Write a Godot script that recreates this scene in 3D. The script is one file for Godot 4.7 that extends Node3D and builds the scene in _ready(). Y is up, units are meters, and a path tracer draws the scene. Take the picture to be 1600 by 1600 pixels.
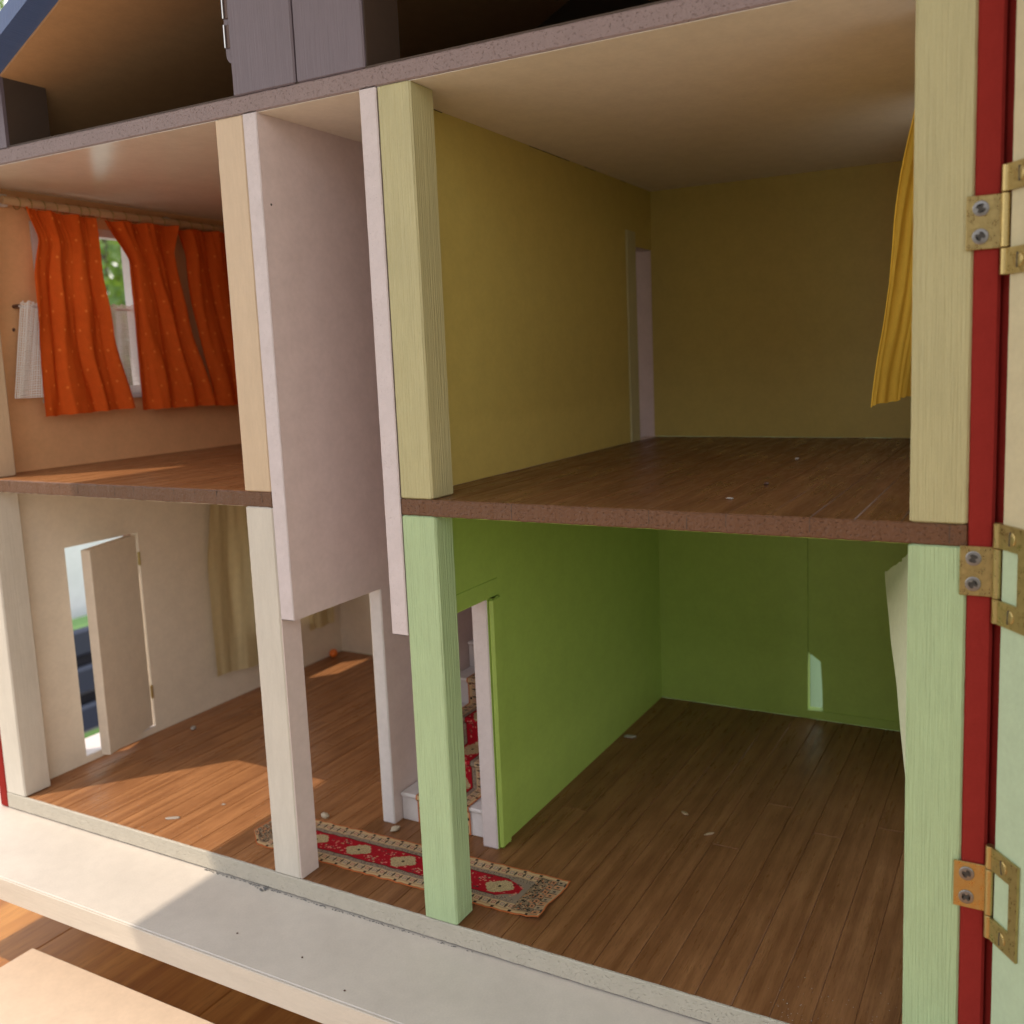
extends Node3D
# A dolls' house standing on a garden table. Metres; facade plane at z = 0, x to the right, y up, ground floor at y = 0.

const H1B := 0.2198    # underside of the middle floor
const H1 := 0.2283     # top of the middle floor
const H2 := 0.4282     # upper ceilings
const H2T := 0.4375    # attic floor
const BACK := -0.350
const TABLE := -0.12
const GROUND := -0.87
const DOOR_ANGLE := 128.0

var rng := RandomNumberGenerator.new()
var img := {}
var mats := {}
var taken := {}

# ------------------------------------------------------------------ names and metas
func numbered(called: String) -> String:
	if not taken.has(called):
		taken[called] = 0
		return called
	taken[called] += 1
	return "%s_%03d" % [called, taken[called]]

func tag(o: Node, label: String, category := "", group := "", kind := "") -> Node:
	if label: o.set_meta("label", label)
	if category: o.set_meta("category", category)
	if group: o.set_meta("group", group)
	if kind: o.set_meta("kind", kind)
	return o

func thing(called: String, label: String, category: String, at := Vector3.ZERO, group := "") -> Node3D:
	var o := Node3D.new()
	o.name = numbered(called)
	add_child(o, true)
	o.position = at
	tag(o, label, category, group)
	return o

func holder(called: String, parent: Node) -> Node3D:
	var o := Node3D.new()
	o.name = called
	parent.add_child(o, true)
	return o

func put(called: String, mesh: Mesh, m: Material, parent: Node, at := Transform3D.IDENTITY) -> MeshInstance3D:
	var o := MeshInstance3D.new()
	o.name = numbered(called) if parent == self else called
	o.mesh = mesh
	o.material_override = m
	o.transform = at
	o.cast_shadow = GeometryInstance3D.SHADOW_CASTING_SETTING_ON
	parent.add_child(o, true)
	return o

# ------------------------------------------------------------------ shapes
func mb(smooth := false) -> SurfaceTool:
	var st := SurfaceTool.new()
	st.begin(Mesh.PRIMITIVE_TRIANGLES)
	st.set_smooth_group(0 if smooth else -1)
	return st

func done(st: SurfaceTool) -> ArrayMesh:
	st.generate_normals()
	return st.commit()

func tri(st: SurfaceTool, a: Vector3, b: Vector3, c: Vector3, out: Vector3, ua := Vector2.ZERO, ub := Vector2.ZERO, uc := Vector2.ZERO) -> void:
	if (b - a).cross(c - a).dot(out) > 0.0:
		var t := b; b = c; c = t
		var u := ub; ub = uc; uc = u
	st.set_uv(ua); st.add_vertex(a)
	st.set_uv(ub); st.add_vertex(b)
	st.set_uv(uc); st.add_vertex(c)

func quad(st: SurfaceTool, a: Vector3, b: Vector3, c: Vector3, d: Vector3, out: Vector3, ua := Vector2.ZERO, ub := Vector2.ZERO, uc := Vector2.ZERO, ud := Vector2.ZERO) -> void:
	tri(st, a, b, c, out, ua, ub, uc)
	tri(st, a, c, d, out, ua, uc, ud)

# A long piece of wood: a chamfered rectangle swept along axis k, its edges slightly uneven, grain along its length.
func bar(st: SurfaceTool, lo: Vector3, hi: Vector3, k: int, bevel := 0.0006, wobble := 0.0, segs := 1, lean := Vector2.ZERO, taper := 0.0) -> void:
	var i := (k + 1) % 3
	var j := (k + 2) % 3
	var b: float = minf(bevel, minf(hi[i] - lo[i], hi[j] - lo[j]) * 0.46)
	var off := Vector2(rng.randf(), rng.randf())
	var nz := FastNoiseLite.new()
	nz.seed = rng.randi() % 10000
	nz.frequency = 1.0
	var rings: Array = []
	var along: Array = []
	var stops: Array = [lo[k], lo[k] + b * 0.8]
	for s in range(1, segs): stops.append(lerpf(lo[k], hi[k], float(s) / segs))
	stops.append(hi[k] - b * 0.8)
	stops.append(hi[k])
	for q in stops.size():
		var p: float = stops[q]
		var inset: float = b if (q == 0 or q == stops.size() - 1) else 0.0
		var f: float = (p - lo[k]) / maxf(hi[k] - lo[k], 1e-6)
		var i0: float = lo[i] + inset + lean.x * f
		var i1: float = hi[i] - inset + lean.x * f + taper * (1.0 - f)
		var j0: float = lo[j] + inset + lean.y * f
		var j1: float = hi[j] - inset + lean.y * f
		var sec := [Vector2(i0 + b, j0), Vector2(i1 - b, j0), Vector2(i1, j0 + b), Vector2(i1, j1 - b), Vector2(i1 - b, j1), Vector2(i0 + b, j1), Vector2(i0, j1 - b), Vector2(i0, j0 + b)]
		var ring: Array = []
		for e in 8:
			var v := Vector3.ZERO
			var w2: Vector2 = sec[e]
			if wobble > 0.0 and inset == 0.0:
				var cidx: int = [0, 1, 1, 2, 2, 3, 3, 0][e]
				w2 += Vector2(nz.get_noise_2d(p * 160.0, cidx * 37.0), nz.get_noise_2d(p * 160.0, 400.0 + cidx * 37.0)) * wobble * 0.35
			v[i] = w2.x; v[j] = w2.y; v[k] = p
			ring.append(v)
		rings.append(ring)
		along.append(p)
	var per: Array = [0.0]
	for e in 8:
		var r0: Array = rings[1]
		per.append(per[e] + (r0[e] as Vector3).distance_to(r0[(e + 1) % 8]))
	for q in rings.size() - 1:
		var ra: Array = rings[q]
		var rb: Array = rings[q + 1]
		var mid := Vector3.ZERO
		for e in 8: mid += ra[e] / 8.0
		for e in 8:
			var f2 := (e + 1) % 8
			var out: Vector3 = ((ra[e] as Vector3) + ra[f2]) * 0.5 - mid
			if b <= 0.0 and e % 2 == 1: continue
			var u0: float = per[e] + off.x
			var u1: float = per[e + 1] + off.x
			quad(st, ra[e], ra[f2], rb[f2], rb[e], out, Vector2(u0, along[q] + off.y), Vector2(u1, along[q] + off.y), Vector2(u1, along[q + 1] + off.y), Vector2(u0, along[q + 1] + off.y))
	for q in [0, rings.size() - 1]:
		var r: Array = rings[q]
		var out := Vector3.ZERO
		out[k] = -1.0 if q == 0 else 1.0
		for e in range(1, 7):
			var a: Vector3 = r[0]; var bb: Vector3 = r[e]; var c: Vector3 = r[e + 1]
			if (bb - a).cross(c - a).length_squared() < 1e-20: continue
			tri(st, a, bb, c, out, off + Vector2(a[i], a[j]), off + Vector2(bb[i], bb[j]), off + Vector2(c[i], c[j]))

func bar_mesh(lo: Vector3, hi: Vector3, k: int, bevel := 0.0006, wobble := 0.0, segs := 1) -> ArrayMesh:
	var st := mb()
	bar(st, lo, hi, k, bevel, wobble, segs)
	return done(st)

# A board across axis k between w0 and w1, with rectangular openings [u0, v0, u1, v1]; u and v are the two other axes in order x, y, z.
func panel(st: SurfaceTool, k: int, w0: float, w1: float, u0: float, v0: float, u1: float, v1: float, holes := [], swap := false) -> void:
	var a: int = [1, 0, 0][k]
	var c: int = [2, 2, 1][k]
	var us: Array = [u0, u1]
	var vs: Array = [v0, v1]
	for h in holes:
		for q in [h[0], h[2]]:
			if q > u0 and q < u1 and not us.has(q): us.append(q)
		for q in [h[1], h[3]]:
			if q > v0 and q < v1 and not vs.has(q): vs.append(q)
	us.sort(); vs.sort()
	var off := Vector2(rng.randf(), rng.randf())
	var solid := func(x: int, y: int) -> bool:
		if x < 0 or y < 0 or x >= us.size() - 1 or y >= vs.size() - 1: return false
		var cu: float = (us[x] + us[x + 1]) * 0.5
		var cv: float = (vs[y] + vs[y + 1]) * 0.5
		for h in holes:
			if cu > h[0] and cu < h[2] and cv > h[1] and cv < h[3]: return false
		return true
	var P := func(u: float, v: float, w: float) -> Vector3:
		var p := Vector3.ZERO
		p[a] = u; p[c] = v; p[k] = w
		return p
	var U := func(u: float, v: float) -> Vector2: return off + (Vector2(v, u) if swap else Vector2(u, v))
	for x in us.size() - 1:
		for y in vs.size() - 1:
			if not solid.call(x, y): continue
			var p0: float = us[x]; var p1: float = us[x + 1]; var q0: float = vs[y]; var q1: float = vs[y + 1]
			for w in [w0, w1]:
				var out := Vector3.ZERO
				out[k] = -1.0 if w == w0 else 1.0
				quad(st, P.call(p0, q0, w), P.call(p1, q0, w), P.call(p1, q1, w), P.call(p0, q1, w), out, U.call(p0, q0), U.call(p1, q0), U.call(p1, q1), U.call(p0, q1))
			for n in [[-1, 0], [1, 0], [0, -1], [0, 1]]:
				if solid.call(x + n[0], y + n[1]): continue
				var out := Vector3.ZERO
				out[a] = n[0]; out[c] = n[1]
				if n[0] != 0:
					var u: float = p0 if n[0] < 0 else p1
					quad(st, P.call(u, q0, w0), P.call(u, q1, w0), P.call(u, q1, w1), P.call(u, q0, w1), out, off + Vector2(w0, q0), off + Vector2(w0, q1), off + Vector2(w1, q1), off + Vector2(w1, q0))
				else:
					var v: float = q0 if n[1] < 0 else q1
					quad(st, P.call(p0, v, w0), P.call(p1, v, w0), P.call(p1, v, w1), P.call(p0, v, w1), out, off + Vector2(w0, p0), off + Vector2(w0, p1), off + Vector2(w1, p1), off + Vector2(w1, p0))

func panel_mesh(k: int, w0: float, w1: float, u0: float, v0: float, u1: float, v1: float, holes := [], swap := false) -> ArrayMesh:
	var st := mb()
	panel(st, k, w0, w1, u0, v0, u1, v1, holes, swap)
	return done(st)

# A polygon in the local xy plane, extruded from z0 to z1.
func prism(st: SurfaceTool, poly: PackedVector2Array, z0: float, z1: float, t := Transform3D.IDENTITY) -> void:
	var idx := Geometry2D.triangulate_polygon(poly)
	var n := t.basis.z.normalized()
	for q in range(0, idx.size(), 3):
		for e in [[z0, -1.0], [z1, 1.0]]:
			var z: float = e[0]
			var a := poly[idx[q]]; var b := poly[idx[q + 1]]; var c := poly[idx[q + 2]]
			tri(st, t * Vector3(a.x, a.y, z), t * Vector3(b.x, b.y, z), t * Vector3(c.x, c.y, z), n * (e[1] as float), a, b, c)
	var turn := -1.0 if Geometry2D.is_polygon_clockwise(poly) else 1.0
	for q in poly.size():
		var a := poly[q]
		var b := poly[(q + 1) % poly.size()]
		var out := t.basis * Vector3((b - a).y, -(b - a).x, 0.0) * turn
		quad(st, t * Vector3(a.x, a.y, z0), t * Vector3(b.x, b.y, z0), t * Vector3(b.x, b.y, z1), t * Vector3(a.x, a.y, z1), out, Vector2(a.x, z0) + a, Vector2(b.x, z0) + b, Vector2(b.x, z1) + b, Vector2(a.x, z1) + a)

# A round section turned about the local z axis: profile of (radius, z).
func lathe(st: SurfaceTool, prof: Array, n: int, t := Transform3D.IDENTITY) -> void:
	for q in prof.size() - 1:
		var a: Vector2 = prof[q]
		var b: Vector2 = prof[q + 1]
		for e in n:
			var f0 := TAU * e / n
			var f1 := TAU * (e + 1) / n
			var out := t.basis * Vector3(cos((f0 + f1) / 2) * (b.y - a.y), sin((f0 + f1) / 2) * (b.y - a.y), a.x - b.x)
			quad(st, t * Vector3(a.x * cos(f0), a.x * sin(f0), a.y), t * Vector3(a.x * cos(f1), a.x * sin(f1), a.y), t * Vector3(b.x * cos(f1), b.x * sin(f1), b.y), t * Vector3(b.x * cos(f0), b.x * sin(f0), b.y), out, Vector2(f0 * 0.003, a.y), Vector2(f1 * 0.003, a.y), Vector2(f1 * 0.003, b.y), Vector2(f0 * 0.003, b.y))

func rod(st: SurfaceTool, a: Vector3, b: Vector3, r: float, n := 12) -> void:
	var z := (b - a).normalized()
	var x := z.cross(Vector3.UP if absf(z.y) < 0.9 else Vector3.RIGHT).normalized()
	var t := Transform3D(Basis(x, z.cross(x), z), a)
	var l := a.distance_to(b)
	lathe(st, [Vector2(0, 0), Vector2(r * 0.85, 0), Vector2(r, r * 0.15), Vector2(r, l - r * 0.15), Vector2(r * 0.85, l), Vector2(0, l)], n, t)

func ring_mesh(r: float, wire: float) -> TorusMesh:
	var t := TorusMesh.new()
	t.inner_radius = r - wire
	t.outer_radius = r + wire
	t.rings = 16
	t.ring_segments = 6
	return t

func curve_at(pts: Array, t: float) -> float:   # pts: [[t, value], ...]
	if t <= pts[0][0]: return pts[0][1]
	for q in pts.size() - 1:
		if t <= pts[q + 1][0]:
			var f: float = (t - pts[q][0]) / (pts[q + 1][0] - pts[q][0])
			return lerpf(pts[q][1], pts[q + 1][1], lerpf(f, f * f * (3.0 - 2.0 * f), 0.4))
	return pts[-1][1]

# ------------------------------------------------------------------ textures (what the surfaces are made of)
func noise(seed_: int, freq: float, octaves := 3) -> FastNoiseLite:
	var n := FastNoiseLite.new()
	n.seed = seed_
	n.frequency = freq
	n.noise_type = FastNoiseLite.TYPE_SIMPLEX_SMOOTH
	n.fractal_octaves = octaves
	return n

func noise_bytes(seed_: int, freq: float, w: int, h: int, octaves: int, big_w: int, big_h: int) -> PackedByteArray:
	var i := noise(seed_, freq, octaves).get_seamless_image(w, h)
	i.convert(Image.FORMAT_L8)
	if w != big_w or h != big_h: i.resize(big_w, big_h, Image.INTERPOLATE_CUBIC)
	return i.get_data()

func gray(called: String, w: int, h: int, layers: Array, mix: Array, base: float) -> void:
	var d := PackedByteArray()
	d.resize(w * h)
	for q in w * h:
		var v := base
		for l in layers.size():
			var b: PackedByteArray = layers[l]
			v += (b[q] / 255.0 - 0.5) * (mix[l] as float)
		d[q] = int(clampf(v, 0.0, 1.0) * 255.0)
	var i := Image.create_from_data(w, h, false, Image.FORMAT_L8, d)
	i.generate_mipmaps()
	img[called] = ImageTexture.create_from_image(i)

func make_textures() -> void:
	var S := 512
	var streak := noise_bytes(11, 0.05, S, 32, 3, S, S)
	var streak2 := noise_bytes(12, 0.12, S, 64, 2, S, S)
	var fine := noise_bytes(13, 0.22, S, S, 2, S, S)
	var mid := noise_bytes(14, 0.03, S, S, 4, S, S)
	var wide := noise_bytes(15, 0.008, S, S, 3, S, S)
	gray("brush", S, S, [streak, streak2, fine], [0.55, 0.4, 0.2], 0.5)      # brush marks over open grain
	gray("peel", S, S, [fine, mid], [0.5, 0.5], 0.5)                        # rolled or thick paint
	gray("mottle", S, S, [wide, mid, fine], [0.035, 0.03, 0.04], 0.96)       # paint that covers unevenly
	gray("gloss", S, S, [wide, mid, streak], [0.3, 0.25, 0.15], 0.5)        # roughness varies
	# rough sawn board edge: pits under paint
	var pits := PackedByteArray()
	pits.resize(S * S)
	var pn := noise(16, 0.10, 2)
	var px := noise_bytes(17, 0.06, S, S, 3, S, S)
	for y in S:
		for x in S:
			var v := 0.75 + (px[y * S + x] / 255.0 - 0.5) * 0.35
			var p := pn.get_noise_2d(x, y * 0.55)
			if p > 0.42: v -= (p - 0.42) * 3.0
			pits[y * S + x] = int(clampf(v, 0, 1) * 255)
	img["pits"] = ImageTexture.create_from_image(Image.create_from_data(S, S, false, Image.FORMAT_L8, pits))
	# stained floor boards, three variants; grain runs along v
	for k in 3:
		img["plank%d" % k] = wood(40 + k * 7, Color(0.65, 0.46, 0.305), Color(0.505, 0.335, 0.21), 256, 1024)
	img["pine"] = wood(71, Color(0.78, 0.55, 0.28), Color(0.62, 0.39, 0.17), 256, 1024)
	img["rug"] = rug()
	img["orange_cloth"] = cloth(Color(0.87, 0.385, 0.15), Color(0.93, 0.53, 0.25), 0.0133, 0.0012, 91)
	img["weave"] = weave(6)
	img["rib"] = weave_rib(0.0)

func wood(seed_: int, light: Color, dark: Color, w: int, h: int) -> ImageTexture:
	var a := noise_bytes(seed_, 0.022, w, 40, 3, w, h)
	var b := noise_bytes(seed_ + 1, 0.14, w, 96, 2, w, h)
	var c := noise_bytes(seed_ + 2, 0.006, w, h, 3, w, h)
	var p := noise_bytes(seed_ + 3, 0.3, w, 160, 1, w, h)
	var d := PackedByteArray()
	d.resize(w * h * 3)
	for q in w * h:
		var t := 0.5 + (a[q] / 255.0 - 0.5) * 0.9 + (b[q] / 255.0 - 0.5) * 0.45 + (c[q] / 255.0 - 0.5) * 0.5
		var col := light.lerp(dark, clampf(t, 0.0, 1.0))
		var pore := p[q] / 255.0
		if pore > 0.70: col = col.lerp(dark * 0.55, (pore - 0.70) * 1.1)
		d[q * 3] = int(clampf(col.r, 0, 1) * 255)
		d[q * 3 + 1] = int(clampf(col.g, 0, 1) * 255)
		d[q * 3 + 2] = int(clampf(col.b, 0, 1) * 255)
	var i := Image.create_from_data(w, h, false, Image.FORMAT_RGB8, d)
	i.generate_mipmaps()
	return ImageTexture.create_from_image(i)

func cloth(base: Color, dot: Color, pitch: float, r: float, seed_: int) -> ImageTexture:
	# 0.08 m square of printed cotton with small pale dots set out loosely
	var S := 512
	var g := noise_bytes(seed_, 0.25, S, S, 2, S, S)
	var w := noise_bytes(seed_ + 1, 0.02, S, S, 3, S, S)
	var i := Image.create(S, S, false, Image.FORMAT_RGB8)
	for y in S:
		for x in S:
			var v := 1.0 + (g[y * S + x] / 255.0 - 0.5) * 0.12 + (w[y * S + x] / 255.0 - 0.5) * 0.05
			if (x % 4 == 0) != (y % 4 == 0): v *= 0.93
			i.set_pixel(x, y, Color(clampf(base.r * v, 0, 1), base.g * v, base.b * v))
	var rr := RandomNumberGenerator.new()
	rr.seed = seed_
	var n := int(0.08 / pitch)
	for a in n:
		for b in n:
			var cx := int((a + 0.5 + (0.5 if b % 2 else 0.0) + rr.randf_range(-0.16, 0.16)) * S / n) % S
			var cy := int((b + 0.5 + rr.randf_range(-0.16, 0.16)) * S / n)
			var pr := r / 0.08 * S
			for y in range(-9, 10):
				for x in range(-9, 10):
					var l := Vector2(x, y).length()
					if l < pr: i.set_pixel(posmod(cx + x, S), posmod(cy + y, S), dot.lerp(base, clampf((l / pr) ** 4, 0, 1)))
	i.generate_mipmaps()
	return ImageTexture.create_from_image(i)

func weave(period: int) -> ImageTexture:
	var S := 256
	var d := PackedByteArray()
	d.resize(S * S)
	for y in S:
		for x in S:
			var a := 0.5 + 0.5 * sin(TAU * x / period) * sin(TAU * y / period)
			d[y * S + x] = int(clampf(0.5 + a * 0.5, 0, 1) * 255)
	return ImageTexture.create_from_image(Image.create_from_data(S, S, false, Image.FORMAT_L8, d))

func weave_rib(low: float) -> ImageTexture:
	var S := 256
	var d := PackedByteArray()
	d.resize(S * S)
	for y in S:
		for x in S:
			var a := absf(sin(PI * x / 16.0)) * (0.75 + 0.25 * sin(TAU * y / 8.0 + (PI if (x / 16) % 2 else 0.0)))
			d[y * S + x] = int(lerpf(low, 1.0, a) * 255)
	return ImageTexture.create_from_image(Image.create_from_data(S, S, false, Image.FORMAT_L8, d))

# A printed paper runner: red field with pale diamonds, beige borders with small blocks, orange edge. 1024 x 192 for 0.216 x 0.0405 m.
func rug() -> ImageTexture:
	var W := 1024
	var H := 192
	var i := Image.create(W, H, false, Image.FORMAT_RGB8)
	var rr := RandomNumberGenerator.new()
	rr.seed = 5
	var beige := Color(0.70, 0.58, 0.44)
	var grey := Color(0.54, 0.48, 0.42)
	var ink := Color(0.17, 0.15, 0.13)
	var red := Color(0.66, 0.06, 0.13)
	var pink := Color(0.82, 0.50, 0.45)
	var orange := Color(0.75, 0.42, 0.24)
	i.fill(beige)
	# greyish inner guard with broken lines
	i.fill_rect(Rect2i(58, 40, W - 150, H - 80), grey)
	for x in range(62, W - 96, 3):
		for y in [43, 48, 53, H - 46, H - 51, H - 56]:
			if rr.randf() < 0.55: i.fill_rect(Rect2i(x, y, 2, 2), ink if rr.randf() < 0.5 else beige)
	# blocks of the main border: small squares between dark crosses
	for side in 2:
		var y0 := 14 if side == 0 else H - 38
		for x in range(8, W - 10, 26):
			i.fill_rect(Rect2i(x, y0, 18, 22), Color(0.76, 0.66, 0.52))
			i.fill_rect(Rect2i(x + 3, y0 + 4, 12, 13), Color(0.62, 0.42, 0.33) if (x / 26) % 2 else Color(0.55, 0.50, 0.44))
			i.fill_rect(Rect2i(x + 6, y0 + 7, 6, 7), Color(0.8, 0.72, 0.6))
			i.fill_rect(Rect2i(x + 8, y0 + 9, 2, 3), red)
			i.fill_rect(Rect2i(x + 19, y0 + 2, 4, 18), ink.lerp(grey, 0.35))
			i.fill_rect(Rect2i(x + 17, y0 + 8, 8, 5), ink.lerp(grey, 0.35))
	for x in range(4, W - 4, 52):   # dashes along the outer line
		for y in [7, H - 11]:
			i.fill_rect(Rect2i(x, y, 40, 5), Color(0.80, 0.68, 0.50))
			i.fill_rect(Rect2i(x + 41, y - 1, 8, 8), ink)
	# ends: dark hooked band
	for e in 2:
		var x0 := 20 if e == 0 else W - 92
		i.fill_rect(Rect2i(x0, 16, 58, H - 32), Color(0.52, 0.44, 0.35))
		for k in 420:
			var c: Color = [ink, ink, beige, Color(0.45, 0.40, 0.36), Color(0.7, 0.45, 0.3)][rr.randi() % 5]
			i.fill_rect(Rect2i(x0 + rr.randi() % 54, 18 + rr.randi() % (H - 40), 2 + rr.randi() % 5, 2 + rr.randi() % 5), c)
		for y in range(18, H - 30, 24):
			i.fill_rect(Rect2i(x0 + (40 if e else 4), y, 14, 14), Color(0.72, 0.5, 0.36))
			i.fill_rect(Rect2i(x0 + (44 if e else 8), y + 4, 6, 6), ink)
	for e in 2:   # blocks along both short ends
		for y in range(10, H - 20, 22):
			var x0 := 6 if e == 0 else W - 32
			i.fill_rect(Rect2i(x0, y, 22, 17), Color(0.72, 0.52, 0.38) if (y / 22) % 2 else Color(0.62, 0.54, 0.44))
			i.fill_rect(Rect2i(x0 + 7, y + 5, 8, 7), ink.lerp(grey, 0.3))
			i.fill_rect(Rect2i(x0 - 1, y + 17, 24, 3), ink.lerp(grey, 0.2))
	# red field with pointed ends
	for y in range(54, H - 54):
		var cut := absi(y - H / 2) - 12
		var m := 90 + maxi(0, cut) * 2
		for x in range(m, W - 106 - maxi(0, cut) * 2):
			i.set_pixel(x, y, ink.lerp(red, 0.35) if (y < 57 or y > H - 58) else red.lerp(Color(0.55, 0.03, 0.10), rr.randf() * 0.5))
	for x in range(110, W - 120, 9):
		var y := 60 + rr.randi() % 70
		i.fill_rect(Rect2i(x, y, 4 + rr.randi() % 5, 3 + rr.randi() % 4), [pink, pink, Color(0.35, 0.10, 0.14), beige][rr.randi() % 4])
	for q in 6:
		var cx := 52 + q * 160
		for s in [-1, 1]:   # sprigs between the diamonds
			for k in 26:
				var x: int = cx + s * (46 + rr.randi() % 30)
				var y: int = H / 2 + s * (10 + rr.randi() % 22) * (1 if rr.randf() < 0.75 else -1)
				if x > 92 and x < W - 110: i.fill_rect(Rect2i(x, y, 3 + rr.randi() % 5, 2 + rr.randi() % 4), [pink, Color(0.30, 0.26, 0.22), beige, Color(0.78, 0.40, 0.40)][rr.randi() % 4])
		for y in range(-31, 32):
			var half := 46 - int(absf(y) * 1.15) + (1 if (absi(y) / 6) % 2 else -2)
			for x in range(-half - y / 3, half - y / 3):
				var xx := cx + x
				if xx > 100 and xx < W - 116: i.set_pixel(xx, H / 2 + y, Color(0.74, 0.66, 0.50) if rr.randf() > 0.16 else Color(0.42, 0.36, 0.27))
		if cx > 100 and cx < W - 116: i.fill_rect(Rect2i(cx - 4, H / 2 - 4, 8, 8), ink)
	# orange edge line
	for y in [0, 1, 2, 3, H - 4, H - 3, H - 2, H - 1]: i.fill_rect(Rect2i(0, y, W, 1), orange)
	for x in [0, 1, 2, 3, W - 4, W - 3, W - 2, W - 1]: i.fill_rect(Rect2i(x, 0, 1, H), orange)
	for k in 5000:   # worn print
		var x := rr.randi() % W
		var y := rr.randi() % H
		i.set_pixel(x, y, i.get_pixel(x, y).lerp(beige, 0.5))
	i.generate_mipmaps()
	return ImageTexture.create_from_image(i)

# ------------------------------------------------------------------ materials
func lin(r: float, g: float, b: float) -> Color:
	return Color(r, g, b).linear_to_srgb()

func mat(called: String, col: Color, rough: float, bump := "", depth := 0.0, scale := Vector3(20, 20, 1), mottled := true, spec := 0.5) -> StandardMaterial3D:
	var m := StandardMaterial3D.new()
	m.resource_name = called
	m.albedo_color = col
	m.roughness = rough
	m.metallic_specular = spec
	m.uv1_scale = scale
	if mottled:
		m.albedo_texture = img["mottle"]
	if bump:
		m.heightmap_enabled = true
		m.heightmap_texture = img[bump]
		m.heightmap_scale = depth
	mats[called] = m
	return m

func make_materials() -> void:
	var post := Vector3(24, 5, 1)       # brush marks along a post: 42 mm by 200 mm a tile
	var wall := Vector3(14, 14, 1)
	# heightmap_scale is in centimetres
	mat("yellow_post", lin(0.52, 0.475, 0.25), 0.5, "brush", 0.040, post)
	mat("yellow_wall", lin(0.58, 0.46, 0.13), 0.45, "peel", 0.006, wall)
	mat("green_post", lin(0.455, 0.60, 0.335), 0.5, "brush", 0.045, post)
	mat("green_wall", lin(0.41, 0.56, 0.12), 0.45, "peel", 0.006, wall)
	mat("lilac_edge", lin(0.68, 0.60, 0.61), 0.55, "pits", 0.02, Vector3(14, 14, 1))
	mat("lilac_wall", lin(0.74, 0.61, 0.585), 0.5, "peel", 0.006, wall)
	mat("peach_post", lin(0.66, 0.50, 0.34), 0.5, "brush", 0.012, post)
	mat("peach_wall", lin(0.86, 0.50, 0.26), 0.45, "peel", 0.006, wall)
	mat("beige_post", lin(0.67, 0.62, 0.54), 0.5, "brush", 0.010, post)
	mat("beige_wall", lin(0.83, 0.73, 0.60), 0.45, "peel", 0.006, wall)
	mat("ceiling", lin(0.85, 0.79, 0.70), 0.22, "peel", 0.004, Vector3(9, 9, 1))
	mat("ceiling_matt", lin(0.82, 0.74, 0.62), 0.4, "peel", 0.006, wall)
	mat("ledge", lin(0.68, 0.62, 0.55), 0.5, "", 0.0, Vector3(6, 6, 1))
	mat("ledge_edge", lin(0.66, 0.59, 0.50), 0.5, "brush", 0.012, post)
	mat("floor_edging", lin(0.52, 0.48, 0.40), 0.6, "pits", 0.05, Vector3(16, 16, 1))
	mat("floor_edge", lin(0.150, 0.064, 0.028), 0.45, "pits", 0.06, Vector3(16, 16, 1))
	mat("attic_edge", lin(0.27, 0.195, 0.19), 0.55, "pits", 0.05, Vector3(16, 16, 1))
	mat("attic_post", lin(0.165, 0.128, 0.155), 0.5, "brush", 0.02, post)
	mat("attic_wall", lin(0.070, 0.042, 0.028), 0.7, "peel", 0.006, wall)
	mat("roof_lining", lin(0.66, 0.37, 0.18), 0.55, "peel", 0.006, wall)
	mat("roof_blue", lin(0.10, 0.16, 0.36), 0.5, "brush", 0.02, post)
	mat("rail_wood", lin(0.70, 0.47, 0.27), 0.5, "brush", 0.01, post)
	mat("red", lin(0.30, 0.032, 0.026), 0.9, "peel", 0.02, Vector3(26, 26, 1), true, 0.05)
	mat("door_cream", lin(0.64, 0.58, 0.38), 0.5, "peel", 0.012, Vector3(20, 20, 1))
	mat("door_green", lin(0.50, 0.64, 0.44), 0.5, "peel", 0.012, Vector3(20, 20, 1))
	mat("patch_green", lin(0.22, 0.34, 0.20), 0.6, "peel", 0.01, wall)  # toned for the patch of light it stands in for
	mat("white_paint", lin(0.74, 0.70, 0.70), 0.5, "peel", 0.012, wall)
	mat("cream_board", lin(0.72, 0.565, 0.425), 0.55, "peel", 0.004, wall)
	mat("steel", lin(0.55, 0.55, 0.55), 0.32, "", 0, Vector3.ONE, false).metallic = 1.0
	mat("brown_plastic", lin(0.10, 0.05, 0.035), 0.4, "", 0, Vector3.ONE, false)
	mat("screw", lin(0.30, 0.29, 0.28), 0.36, "peel", 0.004, Vector3(90, 90, 1)).metallic = 0.9
	mat("slot_metal", lin(0.05, 0.045, 0.04), 0.6, "", 0, Vector3.ONE, false)
	mat("dark_gap", lin(0.03, 0.025, 0.02), 0.8, "", 0, Vector3.ONE, false)
	var br := mat("brass", lin(0.52, 0.40, 0.17), 0.34, "", 0.0, Vector3(60, 60, 1))
	br.metallic = 0.9
	br.roughness_texture = img["gloss"]
	br.roughness = 0.7
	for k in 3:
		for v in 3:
			var m := mat("plank%d%d" % [k, v], Color(1, 1, 1) * [1.06, 0.89, 0.76][v], 0.72, "plank%d" % k, 0.012, Vector3(22, 3.4, 1), false, 0.3)  # room brightness put into the tint: left lightest, upper right darkest
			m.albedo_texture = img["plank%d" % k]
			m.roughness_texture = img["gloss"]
	var pine := mat("pine", Color(1, 1, 1), 0.45, "pine", 0.02, Vector3(9, 1.2, 1), false)
	pine.albedo_texture = img["pine"]
	var oc := mat("orange_cloth", Color(1, 1, 1), 0.9, "weave", 0.01, Vector3(12.5, 12.5, 1), false, 0.2)
	oc.albedo_texture = img["orange_cloth"]
	oc.backlight_enabled = true
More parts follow.
